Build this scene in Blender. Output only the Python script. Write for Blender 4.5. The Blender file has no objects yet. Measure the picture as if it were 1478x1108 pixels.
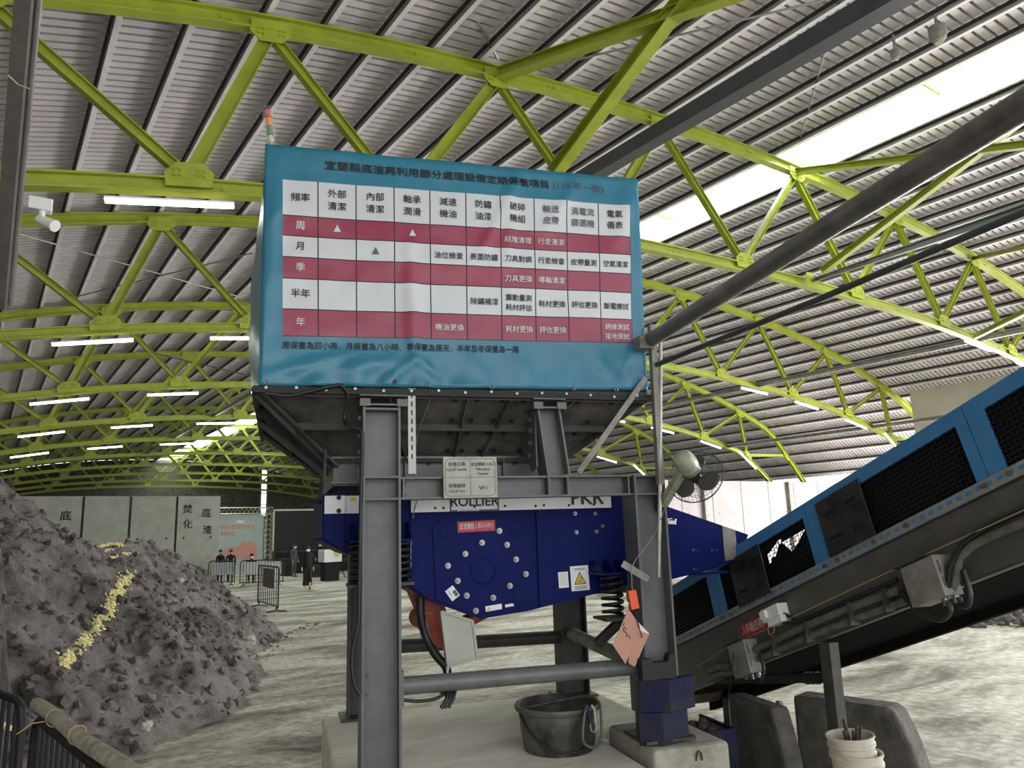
import bpy, bmesh, math, random
import numpy as np
from mathutils import Vector, Matrix
from mathutils import noise as mnoise

random.seed(7); np.random.seed(7)
SC = bpy.context.scene
COL = SC.collection
PI = math.pi

# ------------------------------------------------------------------ camera
# world: +Y runs along the hall, +X across it, Z up; the camera stands at the origin, 2 m up
FPX, CX, CY, CAMH = 1080.0, 739.0, 554.0, 2.0
_up = np.array([556 - CX, -4950 - CY, FPX]); _up /= np.linalg.norm(_up)
_hd = np.array([-33 - CX, 785 - CY, FPX]); _hd -= _hd.dot(_up) * _up; _hd /= np.linalg.norm(_hd)
_rt = np.cross(_hd, _up)
CM = np.stack([_rt, _hd, _up])
CPOS = np.array([0, 0, CAMH])
cd = bpy.data.cameras.new('camera'); cam = bpy.data.objects.new('camera', cd); COL.objects.link(cam)
cd.sensor_width = 36; cd.sensor_fit = 'HORIZONTAL'; cd.lens = FPX / 1478 * 36
cd.clip_start = 0.05; cd.clip_end = 400
_m = Matrix.Identity(4)
for r in range(3):
    _m[r][0] = CM[r, 0]; _m[r][1] = -CM[r, 1]; _m[r][2] = -CM[r, 2]; _m[r][3] = CPOS[r]
cam.matrix_world = _m
SC.camera = cam

# ------------------------------------------------------------------ light and exposure
SC.view_settings.view_transform = 'Standard'
SC.view_settings.look = 'None'
SC.view_settings.exposure = 0.12
SC.view_settings.gamma = 1.0
SC.view_settings.use_curve_mapping = False
SC.cycles.use_denoising = True
SC.cycles.max_bounces = 8
SC.cycles.diffuse_bounces = 4
SC.cycles.sample_clamp_indirect = 6.0
world = bpy.data.worlds.new('overcast_sky'); SC.world = world; world.use_nodes = True
bg = world.node_tree.nodes['Background']
bg.inputs[0].default_value = (0.93, 0.96, 1.0, 1); bg.inputs[1].default_value = 1.8


def area(name, loc, target, sx, sy, power, color=(1, 1, 1)):
    ld = bpy.data.lights.new(name, 'AREA'); ld.shape = 'RECTANGLE'; ld.size = sx; ld.size_y = sy
    ld.energy = power; ld.color = color
    o = bpy.data.objects.new(name, ld); COL.objects.link(o); o.location = loc
    o.rotation_euler = (Vector(target) - Vector(loc)).to_track_quat('-Z', 'Y').to_euler()
    return o


# daylight through the open right side, the open near end and the ridge skylight
area('daylight_right_opening', (31.5, 4, 2.2), (10, 9, 5.5), 24, 4.2, 8000, (1, 0.97, 0.97))
area('daylight_near_end', (8, -9, 3.6), (8, 20, 4.0), 34, 6.5, 800, (1, 0.99, 0.96))
area('daylight_skylight', (12.8, 33, 9.62), (12.8, 33, 0), 1.2, 75, 3200, (0.98, 1, 0.98))


# ------------------------------------------------------------------ small maths
def A3(*p): return np.array(p, float)
def ray(px, py): return CM @ np.array([px - CX, py - CY, FPX])
def at_depth(px, py, D): return CPOS + ray(px, py) * (D / FPX)
def on_plane(px, py, n, k):
    d = ray(px, py); n = np.array(n, float); return CPOS + d * ((k - n.dot(CPOS)) / n.dot(d))
def on_z(px, py, z): return on_plane(px, py, (0, 0, 1), z)
def on_y(px, py, y): return on_plane(px, py, (0, 1, 0), y)
def unit(v): v = np.array(v, float); return v / (np.linalg.norm(v) + 1e-12)


ANG = math.radians(18)                      # the machine is turned 18 degrees to the hall
MU = A3(math.cos(ANG), -math.sin(ANG), 0); MV = A3(math.sin(ANG), math.cos(ANG), 0)
MO = A3(2.203, 4.696, 0)                    # foot of the front left post
def W(u, v, z): return MO + MU * u + MV * v + A3(0, 0, z)
def mvp(px, py, v):                         # point of the machine's plane V = v -> (u, z)
    q = on_plane(px, py, MV, MV.dot(MO) + v); return (q - MO).dot(MU), q[2]


CAZ = math.radians(14)                      # belt conveyor, rising towards the camera side
CD = A3(-math.sin(CAZ), -math.cos(CAZ), 0); CN = A3(math.cos(CAZ), -math.sin(CAZ), 0)
CO = MO + MU * 3.0
CT = math.tan(math.radians(20.4))
def K(s, n, z): return CO + CD * s + CN * n + A3(0, 0, z + s * CT)   # z above the incline line
def cvp(px, py, n=0.0):
    q = on_plane(px, py, CN, CN.dot(CO) + n); r = q - CO; s = r.dot(CD); return s, q[2] - s * CT


# ------------------------------------------------------------------ materials
MATS = {}


def mat(name, color, rough=0.6, metal=0.0, var=0.0, scale=6.0, color2=None, bump=0.0, bscale=40.0, spec=None,
        emit=None, estr=0.0, stretch=None, thresh=(0.35, 0.65), detail=6):
    m = bpy.data.materials.new(name); m.use_nodes = True; nt = m.node_tree; N = nt.nodes; L = nt.links
    b = N['Principled BSDF']
    b.inputs['Base Color'].default_value = (*color, 1); b.inputs['Roughness'].default_value = rough
    b.inputs['Metallic'].default_value = metal
    if spec is not None: b.inputs['Specular IOR Level'].default_value = spec
    if emit: b.inputs['Emission Color'].default_value = (*emit, 1); b.inputs['Emission Strength'].default_value = estr
    if var > 0 or color2 or bump > 0:
        tc = N.new('ShaderNodeTexCoord'); mp = N.new('ShaderNodeMapping'); L.new(tc.outputs['Object'], mp.inputs[0])
        if stretch: mp.inputs['Scale'].default_value = stretch
    if var > 0 or color2:
        nz = N.new('ShaderNodeTexNoise'); nz.inputs['Scale'].default_value = scale; nz.inputs['Detail'].default_value = detail
        nz.inputs['Roughness'].default_value = 0.65
        L.new(mp.outputs[0], nz.inputs['Vector'])
        rp = N.new('ShaderNodeValToRGB'); rp.color_ramp.elements[0].position = thresh[0]; rp.color_ramp.elements[1].position = thresh[1]
        c2 = color2 or tuple(max(0, c * (1 - var)) for c in color)
        rp.color_ramp.elements[0].color = (*c2, 1); rp.color_ramp.elements[1].color = (*color, 1)
        L.new(nz.outputs['Fac'], rp.inputs[0]); L.new(rp.outputs[0], b.inputs['Base Color'])
    if bump > 0:
        n2 = N.new('ShaderNodeTexNoise'); n2.inputs['Scale'].default_value = bscale; n2.inputs['Detail'].default_value = 5
        L.new(mp.outputs[0], n2.inputs['Vector'])
        bp = N.new('ShaderNodeBump'); bp.inputs['Strength'].default_value = bump; bp.inputs['Distance'].default_value = 0.02
        L.new(n2.outputs['Fac'], bp.inputs['Height']); L.new(bp.outputs[0], b.inputs['Normal'])
    MATS[name] = m
    return m


M = dict(
    lime=mat('lime_paint', (0.33, 0.39, 0.028), 0.42, var=0.22, scale=3),
    deck=mat('galvanised_deck', (0.63, 0.595, 0.605), 0.55, 0.0, var=0.18, scale=0.8, spec=0.3),
    purlin=mat('galvanised_purlin', (0.76, 0.75, 0.76), 0.5, 0.0, var=0.15, scale=2),
    grey=mat('grey_painted_steel', (0.135, 0.145, 0.142), 0.45, 0.15, var=0.30, scale=4, bump=0.05),
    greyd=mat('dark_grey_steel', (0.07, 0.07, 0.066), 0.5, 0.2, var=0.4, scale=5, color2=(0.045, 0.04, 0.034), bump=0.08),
    hopper=mat('hopper_steel', (0.14, 0.134, 0.122), 0.5, 0.2, var=0.4, scale=3.5, color2=(0.05, 0.044, 0.037), bump=0.08),
    beam=mat('frame_steel', (0.125, 0.128, 0.122), 0.42, 0.25, var=0.3, scale=5, bump=0.05),
    blackiron=mat('black_iron', (0.012, 0.012, 0.012), 0.5, 0.3),
    darkpipe=mat('dark_pipe', (0.20, 0.192, 0.176), 0.38, 0.3, var=0.5, scale=5, color2=(0.12, 0.112, 0.10), bump=0.1),
    darkbeam=mat('slate_beam', (0.068, 0.078, 0.084), 0.45, 0.2, var=0.3, scale=3),
    galv=mat('zinc_steel', (0.40, 0.40, 0.37), 0.45, 0.45, var=0.25, scale=9),
    dusty=mat('dusty_metal', (0.30, 0.29, 0.25), 0.6, 0.2, var=0.45, scale=7, bump=0.1),
    inox=mat('brushed_stainless', (0.30, 0.295, 0.25), 0.40, 0.45, var=0.30, scale=5),
    navy=mat('navy_paint', (0.006, 0.012, 0.105), 0.5, var=0.2, scale=2.5, spec=0.08),
    navyd=mat('dirty_navy_paint', (0.008, 0.013, 0.065), 0.6, var=0.6, scale=6, color2=(0.028, 0.027, 0.026), bump=0.15, spec=0.15),
    white=mat('white_paint', (0.82, 0.83, 0.84), 0.45, var=0.10, scale=8),
    label=mat('white_sticker', (0.80, 0.80, 0.78), 0.5),
    ink=mat('black_ink', (0.012, 0.012, 0.014), 0.6),
    inkgrey=mat('grey_ink', (0.10, 0.11, 0.12), 0.6),
    red=mat('red_sticker', (0.50, 0.02, 0.025), 0.45),
    yellow=mat('warning_yellow', (0.75, 0.52, 0.02), 0.5),
    redpaint=mat('orange_red_motor', (0.42, 0.065, 0.025), 0.45, var=0.4, scale=6),
    greybox=mat('pale_grey_guard', (0.40, 0.42, 0.36), 0.45, var=0.12, scale=4),
    bolt=mat('zinc_bolt', (0.24, 0.24, 0.23), 0.28, 0.75),
    spring=mat('black_spring', (0.012, 0.012, 0.013), 0.4, 0.2),
    cyan=mat('cyan_vinyl', (0.022, 0.185, 0.285), 0.30, var=0.12, scale=2, bump=0.10, bscale=9),
    bwhite=mat('white_vinyl', (0.58, 0.605, 0.62), 0.30, bump=0.08, bscale=9),
    crimson=mat('crimson_vinyl', (0.28, 0.030, 0.068), 0.30, bump=0.08, bscale=9),
    blue=mat('sky_blue_paint', (0.055, 0.22, 0.46), 0.42, var=0.15, scale=4),
    rubber=mat('black_rubber', (0.014, 0.014, 0.013), 0.65, var=0.4, scale=6, bump=0.1),
    mesh=mat('black_mesh', (0.010, 0.010, 0.010), 0.5, 0.3),
    tub=mat('tub_rubber', (0.022, 0.021, 0.018), 0.5, color2=(0.10, 0.095, 0.08), scale=2.2, thresh=(0.42, 0.56), bump=0.1),
    hose=mat('dusty_hose', (0.15, 0.145, 0.125), 0.65, var=0.5, scale=12),
    black=mat('black_plastic', (0.012, 0.012, 0.012), 0.45),
    pail=mat('cream_plastic', (0.55, 0.52, 0.42), 0.45, var=0.45, scale=7, thresh=(0.25, 0.5), detail=9),
    rust=mat('rusty_steel', (0.09, 0.06, 0.04), 0.8, var=0.5, scale=15),
    cream=mat('cream_enamel', (0.42, 0.43, 0.31), 0.42, var=0.35, scale=10),
    bladem=mat('smoky_plastic', (0.06, 0.058, 0.05), 0.3),
    paper=mat('pink_paper', (0.55, 0.29, 0.22), 0.8, var=0.08, scale=6),
    orange=mat('orange_plastic', (0.85, 0.10, 0.02), 0.45),
    conc=mat('precast_concrete', (0.42, 0.43, 0.37), 0.85, var=0.22, scale=1.6, bump=0.15, bscale=20),
    concw=mat('formwork_concrete', (0.40, 0.37, 0.365), 0.8, var=0.18, scale=1.2, bump=0.12, bscale=14),
    concb=mat('beige_concrete', (0.50, 0.49, 0.40), 0.85, var=0.14, scale=0.9, bump=0.1, bscale=14),
    concd=mat('dirty_concrete', (0.40, 0.385, 0.32), 0.9, color2=(0.20, 0.19, 0.15), scale=4, bump=0.4, bscale=26, thresh=(0.3, 0.6)),
    concdark=mat('stained_concrete', (0.13, 0.12, 0.10), 0.9, color2=(0.06, 0.055, 0.045), scale=5, bump=0.5, bscale=22),
    bluepaint=mat('blue_wall_paint', (0.10, 0.17, 0.36), 0.8),
    joint=mat('dark_joint', (0.03, 0.03, 0.028), 0.9),
    ledscreen=mat('dark_led_panel', (0.010, 0.011, 0.010), 0.55),
    silver=mat('silver_truss', (0.50, 0.47, 0.36), 0.35, 0.6),
    skin=mat('skin', (0.52, 0.33, 0.23), 0.6),
    cloth=mat('black_cloth', (0.012, 0.012, 0.013), 0.9),
    clothg=mat('grey_cloth', (0.10, 0.10, 0.11), 0.9),
    hair=mat('black_hair', (0.008, 0.007, 0.007), 0.55),
    facemask=mat('white_face_mask', (0.75, 0.75, 0.76), 0.8),
    glowyellow=mat('yellow_case', (0.80, 0.70, 0.10), 0.6),
    tube=mat('led_tube_glow', (1, 1, 1), 0.4, emit=(1.0, 0.99, 0.94), estr=14),
    ygreen=mat('yellow_powder', (0.72, 0.66, 0.30), 0.9, var=0.2, scale=30),
    sigred=mat('signal_red', (0.55, 0.09, 0.06), 0.3), sigora=mat('signal_orange', (0.85, 0.25, 0.04), 0.3),
    siggrn=mat('signal_green', (0.05, 0.26, 0.14), 0.3), sigclr=mat('cloudy_plastic', (0.62, 0.60, 0.52), 0.3),
    wire=mat('thin_steel_wire', (0.30, 0.30, 0.28), 0.4, 0.6),
    yrope=mat('yellow_pull_cord', (0.36, 0.30, 0.10), 0.7),
)


def shader(name):
    m = bpy.data.materials.new(name); m.use_nodes = True
    return m, m.node_tree.nodes, m.node_tree.links, m.node_tree.nodes['Principled BSDF']


def floor_material():
    m, N, L, b = shader('dusty_concrete_floor')
    tc = N.new('ShaderNodeTexCoord')
    mp = N.new('ShaderNodeMapping'); mp.inputs['Rotation'].default_value = (0, 0, math.radians(22)); mp.inputs['Scale'].default_value = (0.35, 0.85, 1)
    L.new(tc.outputs['Object'], mp.inputs[0])
    n1 = N.new('ShaderNodeTexNoise'); n1.inputs['Scale'].default_value = 1.1; n1.inputs['Detail'].default_value = 9; n1.inputs['Roughness'].default_value = 0.68
    n1.inputs['Distortion'].default_value = 0.6
    L.new(mp.outputs[0], n1.inputs['Vector'])
    r1 = N.new('ShaderNodeValToRGB'); e = r1.color_ramp.elements
    e[0].position = 0.36; e[0].color = (0.085, 0.076, 0.06, 1); e[1].position = 0.58; e[1].color = (0.52, 0.50, 0.43, 1)
    k = e.new(0.47); k.color = (0.29, 0.27, 0.215, 1)
    L.new(n1.outputs['Fac'], r1.inputs[0])
    n2 = N.new('ShaderNodeTexNoise'); n2.inputs['Scale'].default_value = 9; n2.inputs['Detail'].default_value = 8
    L.new(tc.outputs['Object'], n2.inputs['Vector'])
    mx = N.new('ShaderNodeMix'); mx.data_type = 'RGBA'; mx.blend_type = 'OVERLAY'; mx.inputs[0].default_value = 0.85
    L.new(r1.outputs[0], mx.inputs[6]); L.new(n2.outputs['Fac'], mx.inputs[7])
    L.new(mx.outputs[2], b.inputs['Base Color'])
    b.inputs['Roughness'].default_value = 0.72
    bp = N.new('ShaderNodeBump'); bp.inputs['Strength'].default_value = 0.35; bp.inputs['Distance'].default_value = 0.03
    ad = N.new('ShaderNodeMath'); ad.operation = 'ADD'
    L.new(n1.outputs['Fac'], ad.inputs[0]); L.new(n2.outputs['Fac'], ad.inputs[1])
    L.new(ad.outputs[0], bp.inputs['Height']); L.new(bp.outputs[0], b.inputs['Normal'])
    return m


def ash_material():
    m, N, L, b = shader('bottom_ash')
    tc = N.new('ShaderNodeTexCoord')
    n1 = N.new('ShaderNodeTexNoise'); n1.inputs['Scale'].default_value = 1.3; n1.inputs['Detail'].default_value = 10; n1.inputs['Roughness'].default_value = 0.7
    L.new(tc.outputs['Object'], n1.inputs['Vector'])
    r1 = N.new('ShaderNodeValToRGB'); e = r1.color_ramp.elements
    e[0].position = 0.36; e[0].color = (0.06, 0.053, 0.049, 1); e[1].position = 0.60; e[1].color = (0.31, 0.278, 0.265, 1)
    L.new(n1.outputs['Fac'], r1.inputs[0])
    v = N.new('ShaderNodeTexVoronoi'); v.inputs['Scale'].default_value = 22
    L.new(tc.outputs['Object'], v.inputs['Vector'])
    r2 = N.new('ShaderNodeValToRGB'); e = r2.color_ramp.elements
    e[0].position = 0.04; e[0].color = (1, 1, 1, 1); e[1].position = 0.10; e[1].color = (0, 0, 0, 1)
    L.new(v.outputs['Distance'], r2.inputs[0])
    mx = N.new('ShaderNodeMix'); mx.data_type = 'RGBA'
    ml = N.new('ShaderNodeMath'); ml.operation = 'MULTIPLY'; ml.inputs[1].default_value = 0.55
    L.new(r2.outputs[0], ml.inputs[0]); L.new(ml.outputs[0], mx.inputs[0])
    L.new(r1.outputs[0], mx.inputs[6]); mx.inputs[7].default_value = (0.42, 0.38, 0.34, 1)
    L.new(mx.outputs[2], b.inputs['Base Color']); b.inputs['Roughness'].default_value = 0.9
    n3 = N.new('ShaderNodeTexNoise'); n3.inputs['Scale'].default_value = 22; n3.inputs['Detail'].default_value = 8; n3.inputs['Roughness'].default_value = 0.75
    L.new(tc.outputs['Object'], n3.inputs['Vector'])
    bp = N.new('ShaderNodeBump'); bp.inputs['Strength'].default_value = 1.0; bp.inputs['Distance'].default_value = 0.10
    L.new(n3.outputs['Fac'], bp.inputs['Height']); L.new(bp.outputs[0], b.inputs['Normal'])
    return m


def glass_material():
    m, N, L, b = shader('skylight_sheet')
    t = N.new('ShaderNodeBsdfTransparent'); t.inputs[0].default_value = (0.97, 1, 0.97, 1)
    tl = N.new('ShaderNodeBsdfTranslucent'); tl.inputs[0].default_value = (0.95, 0.97, 0.95, 1)
    mx = N.new('ShaderNodeMixShader'); mx.inputs[0].default_value = 0.3
    L.new(t.outputs[0], mx.inputs[1]); L.new(tl.outputs[0], mx.inputs[2])
    L.new(mx.outputs[0], N['Material Output'].inputs[0])
    return m


def clear_material():
    m, N, L, b = shader('clear_sleeve')
    t = N.new('ShaderNodeBsdfTransparent'); g = N.new('ShaderNodeBsdfPrincipled')
    g.inputs['Base Color'].default_value = (0.75, 0.74, 0.68, 1); g.inputs['Roughness'].default_value = 0.25
    mx = N.new('ShaderNodeMixShader'); mx.inputs[0].default_value = 0.14
    L.new(t.outputs[0], mx.inputs[1]); L.new(g.outputs[0], mx.inputs[2]); L.new(mx.outputs[0], N['Material Output'].inputs[0])
    return m


M['floor'] = floor_material(); M['ash'] = ash_material(); M['glass'] = glass_material(); M['clear'] = clear_material()

# ------------------------------------------------------------------ mesh builder and object helpers
INV = {}


class MB:
    def __init__(s): s.v = []; s.f = []; s.m = []; s.mi = 0
    def add(s, verts, faces):
        o = len(s.v); s.v.extend([tuple(map(float, p)) for p in verts])
        for f in faces: s.f.append([i + o for i in f]); s.m.append(s.mi)
        return s
    def hexa(s, p):
        return s.add(p, [(0, 1, 2, 3), (4, 7, 6, 5), (0, 4, 5, 1), (1, 5, 6, 2), (2, 6, 7, 3), (3, 7, 4, 0)])
    def fbox(s, fn, a0, a1, b0, b1, c0, c1):
        return s.hexa([fn(a0, b0, c0), fn(a1, b0, c0), fn(a1, b1, c0), fn(a0, b1, c0), fn(a0, b0, c1), fn(a1, b0, c1), fn(a1, b1, c1), fn(a0, b1, c1)])
    def box(s, x0, x1, y0, y1, z0, z1): return s.fbox(A3, x0, x1, y0, y1, z0, z1)
    def wbox(s, u0, u1, v0, v1, z0, z1): return s.fbox(W, u0, u1, v0, v1, z0, z1)
    def frame(s, p, q, up):
        d = unit(np.array(q) - np.array(p)); up = np.array(up, float)
        sd = np.cross(d, up)
        if np.linalg.norm(sd) < 1e-4: sd = np.cross(d, A3(1, 0, 0.2))
        sd = unit(sd); return d, sd, np.cross(sd, d)
    def bar(s, p, q, w, h, up=(0, 0, 1)):
        p = np.array(p, float); q = np.array(q, float); d, sd, u = s.frame(p, q, up)
        c = [sd * (a * w / 2) + u * (b * h / 2) for a, b in ((-1, -1), (1, -1), (1, 1), (-1, 1))]
        return s.hexa([p + k for k in c] + [q + k for k in c])
    def ibar(s, p, q, w, h, t=0.014, up=(0, 0, 1)):
        p = np.array(p, float); q = np.array(q, float); d, sd, u = s.frame(p, q, up)
        for o, ww, hh in ((u * (h / 2 - t / 2), w, t), (-u * (h / 2 - t / 2), w, t), (u * 0, t, h - 2 * t)):
            s.bar(p + o, q + o, ww, hh, up)
        return s
    def tube(s, p, q, r, n=12, r2=None, cap=True):
        p = np.array(p, float); q = np.array(q, float); d, sd, u = s.frame(p, q, (0, 0, 1)); r2 = r if r2 is None else r2
        vs = []
        for c, rr in ((p, r), (q, r2)):
            for i in range(n):
                a = 2 * PI * i / n; vs.append(c + sd * math.cos(a) * rr + u * math.sin(a) * rr)
        fs = [(i, (i + 1) % n, n + (i + 1) % n, n + i) for i in range(n)]
        if cap: fs += [tuple(range(n))[::-1], tuple(range(n, 2 * n))]
        return s.add(vs, fs)
    def path(s, pts, r, n=10, closed=False, cap=True):
        pts = [np.array(p, float) for p in pts]; m = len(pts); vs = []; u = None
        for i, p in enumerate(pts):
            if closed: d = unit(pts[(i + 1) % m] - pts[i - 1])
            else: d = unit(pts[min(i + 1, m - 1)] - pts[max(i - 1, 0)])
            if u is None:
                u = np.cross(d, A3(0, 0, 1))
                if np.linalg.norm(u) < 1e-3: u = np.cross(d, A3(1, 0, 0))
            u = unit(u - d * u.dot(d)); w = np.cross(d, u)
            rr = r[i] if isinstance(r, (list, tuple)) else r
            for k in range(n):
                a = 2 * PI * k / n; vs.append(p + u * math.cos(a) * rr + w * math.sin(a) * rr)
        fs = []
        for i in range(m if closed else m - 1):
            a = i * n; b = ((i + 1) % m) * n
            fs += [(a + k, a + (k + 1) % n, b + (k + 1) % n, b + k) for k in range(n)]
        if cap and not closed: fs += [tuple(range(n))[::-1], tuple(range((m - 1) * n, m * n))]
        return s.add(vs, fs)
    def lathe(s, prof, c, ax=(0, 0, 1), n=28, ref=None):
        c = np.array(c, float); ax = unit(ax); e = np.cross(ax, ref if ref is not None else (A3(1, 0, 0) if abs(ax[0]) < 0.8 else A3(0, 1, 0)))
        e = unit(e); g = np.cross(ax, e); vs = []
        for r, h in prof:
            for i in range(n):
                a = 2 * PI * i / n; vs.append(c + ax * h + e * r * math.cos(a) + g * r * math.sin(a))
        fs = []
        for j in range(len(prof) - 1):
            fs += [(j * n + i, j * n + (i + 1) % n, (j + 1) * n + (i + 1) % n, (j + 1) * n + i) for i in range(n)]
        fs += [tuple(range(n))[::-1], tuple(range((len(prof) - 1) * n, len(prof) * n))]
        return s.add(vs, fs)
    def prism(s, poly, fn, d0, d1):
        n = len(poly); vs = [fn(a, b, d0) for a, b in poly] + [fn(a, b, d1) for a, b in poly]
        fs = [tuple(range(n))[::-1], tuple(range(n, 2 * n))] + [(i, (i + 1) % n, n + (i + 1) % n, n + i) for i in range(n)]
        return s.add(vs, fs)
    def disc(s, c, ax, r, h, n=16): return s.tube(np.array(c), np.array(c) + unit(ax) * h, r, n)
    def ball(s, c, r, n=12, sc=(1, 1, 1)):
        prof = [(max(1e-4, math.sin(PI * i / n)), -math.cos(PI * i / n)) for i in range(n + 1)]
        m = MB().lathe(prof, (0, 0, 0), n=2 * n)
        rr = r if isinstance(r, (tuple, list)) else (r, r, r)
        return s.add([np.array(c) + A3(*p) * A3(*rr) * A3(*sc) for p in m.v], m.f)
    def grid(s, fn, na, nb):
        vs = [fn(i / na, j / nb) for j in range(nb + 1) for i in range(na + 1)]
        return s.add(vs, [(j * (na + 1) + i, j * (na + 1) + i + 1, (j + 1) * (na + 1) + i + 1, (j + 1) * (na + 1) + i) for j in range(nb) for i in range(na)])
    def build(s, name, mats, parent=None, smooth=35, bevel=0.0, recalc=True):
        me = bpy.data.meshes.new(name)
        inv = INV.get(parent.name) if parent is not None else None
        vs = s.v
        if inv is not None: vs = [tuple(inv @ Vector(p)) for p in s.v]
        me.from_pydata(vs, [], s.f)
        for m in (mats if isinstance(mats, (list, tuple)) else [mats]): me.materials.append(m)
        me.polygons.foreach_set('material_index', s.m)
        if recalc:
            bm = bmesh.new(); bm.from_mesh(me); bmesh.ops.recalc_face_normals(bm, faces=bm.faces); bm.to_mesh(me); bm.free()
        if smooth:
            me.polygons.foreach_set('use_smooth', [True] * len(me.polygons)); me.set_sharp_from_angle(angle=math.radians(smooth))
        me.update()
        o = bpy.data.objects.new(name, me); COL.objects.link(o)
        if parent is not None: o.parent = parent; INV[o.name] = inv if inv is not None else Matrix.Identity(4)
        else: INV[o.name] = Matrix.Identity(4)
        if bevel:
            md = o.modifiers.new('bevel', 'BEVEL'); md.width = bevel; md.segments = 2; md.limit_method = 'ANGLE'
        return o


def tag(o, label, cat, group=None, kind=None):
    o['label'] = label; o['category'] = cat
    if group: o['group'] = group
    if kind: o['kind'] = kind
    return o


def thing(name, label, cat, loc=(0, 0, 0), rotz=0.0, group=None):
    o = bpy.data.objects.new(name, None); COL.objects.link(o); o.empty_display_size = 0.1
    o.location = tuple(map(float, loc)); o.rotation_euler = (0, 0, rotz)
    INV[o.name] = (Matrix.Translation(Vector(tuple(map(float, loc)))) @ Matrix.Rotation(rotz, 4, 'Z')).inverted()
    return tag(o, label, cat, group)


def struct(o): o['kind'] = 'structure'; return o


def dup(root, loc=None, rot=None, label=None, group=None):
    r = root.copy(); COL.objects.link(r)
    if loc is not None: r.location = tuple(map(float, loc))
    if rot is not None: r.rotation_euler = rot
    if label: r['label'] = label
    if group: r['group'] = group
    for ch in list(root.children):
        c = ch.copy(); COL.objects.link(c); c.parent = r
        for g in list(ch.children):
            d = g.copy(); COL.objects.link(d); d.parent = c
    return r


ORD = ('first second third fourth fifth sixth seventh eighth ninth tenth eleventh twelfth thirteenth fourteenth fifteenth sixteenth '
       'seventeenth eighteenth nineteenth twentieth twenty-first twenty-second twenty-third twenty-fourth twenty-fifth twenty-sixth '
       'twenty-seventh twenty-eighth twenty-ninth thirtieth').split()


def text_mb(body, size, fn, mb=None, bold=0.0, align='CENTER', sx=1.0, spacing=1.0):
    """lettering as mesh: fn(x, y) -> world point, x,y in metres from the anchor"""
    cu = bpy.data.curves.new('lettering', 'FONT'); cu.body = body; cu.size = size; cu.align_x = align; cu.align_y = 'CENTER'
    cu.resolution_u = 3; cu.space_character = spacing
    o = bpy.data.objects.new('lettering', cu); COL.objects.link(o)
    bpy.context.view_layer.update()
    dg = bpy.context.evaluated_depsgraph_get()
    me = bpy.data.meshes.new_from_object(o.evaluated_get(dg))
    mb = mb or MB()
    b = abs(bold) * size if bold > 0 else 0
    for dx, dy in ([(0, 0)] if b == 0 else [(b, 0), (-b, 0), (0, b), (0, -b)]):
        mb.add([fn((v.co.x + dx) * sx, v.co.y + dy) for v in me.vertices], [tuple(p.vertices) for p in me.polygons])
    bpy.data.objects.remove(o); bpy.data.meshes.remove(me); bpy.data.curves.remove(cu)
    return mb


def rect(mb, fn, x0, x1, y0, y1): return mb.add([fn(x0, y0), fn(x1, y0), fn(x1, y1), fn(x0, y1)], [(0, 1, 2, 3)])


# ================================================================== THE HALL
XC = 12.6                                     # ridge line
Y0, BAY = 7.9, 6.42
YN, YF = -5.2, 71.0
def zcrv(s): return 8.80 - 0.0071 * s * s - 1.36e-5 * s ** 4
def ztop(s): return zcrv(s) - 0.5 * max(0, abs(s) - 16.3)        # top chord centre line
def zbot(s): return 6.45 - 0.00485 * s * s - 1.27e-5 * s ** 4 - 0.4 * max(0, abs(s) - 14.3)     # bottom chord centre line
def zroof(s): return zcrv(s) + 0.22

mb = MB().box(-60, 90, -60, 120, -0.3, 0.0); struct(mb.build('floor', M['floor'], smooth=0))

# corrugated deck: two shells either side of the ridge skylight
PITCH = 0.155
def deck(s0, s1, ns):
    mb = MB(); ys = []
    y = YN
    while y < YF:
        for f, h in ((0.0, 0), (0.70, 0), (0.62, 1), (1.08, 1)): ys.append((y + f * PITCH, h))
        y += PITCH
    ss = np.linspace(s0, s1, ns + 1); n = len(ys)
    for s in ss:
        dz = (zroof(s + 0.01) - zroof(s - 0.01)) / 0.02; nx, nz = unit((-dz, 1))
        z = zroof(s) + 0.055
        for y, h in ys: mb.v.append((XC + s + nx * h * 0.085, y, z + nz * h * 0.085))
    for j in range(ns):
        for i in range(n - 1):
            mb.f.append([j * n + i, j * n + i + 1, (j + 1) * n + i + 1, (j + 1) * n + i]); mb.m.append(0)
    return mb
ce = deck(-20, -0.45, 26).build('ceiling', M['deck'], smooth=0, recalc=False); struct(ce)
c2 = deck(0.85, 20, 26).build('ceiling', M['deck'], smooth=0, recalc=False); struct(c2)

# ridge skylight
M['curb'] = mat('white_curb', (0.86, 0.87, 0.86), 0.4)
sk = bpy.data.objects.new('window_1', None); COL.objects.link(sk); sk['kind'] = 'structure'; INV[sk.name] = Matrix.Identity(4)
sx0, sx1, sz = XC - 0.43, XC + 0.82, zroof(0) + 0.02
mb = MB(); mb.box(sx0 - 0.03, sx0, YN, YF, sz - 0.03, sz + 0.42); mb.box(sx1, sx1 + 0.03, YN, YF, sz - 0.03, sz + 0.42)
mb.build('window_frame', M['curb'], sk)
mb = MB()
y = YN + 0.5
while y < YF:
    mb.disc((sx0 + 0.42, y, sz + 0.37), (0, 0, 1), 0.06, 0.03); y += 1.6
mb.build('vent_knob', M['ink'], sk)
mb = MB().box(sx0, sx1, YN, YF, sz + 0.40, sz + 0.405); mb.build('window_pane', M['glass'], sk)
mb = MB()
y = YN + 1.0
while y < YF: mb.box(sx0, sx1, y, y + 0.05, sz + 0.36, sz + 0.40); y += 3.2
mb.build('glazing_bar', M['lime'], sk)

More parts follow.
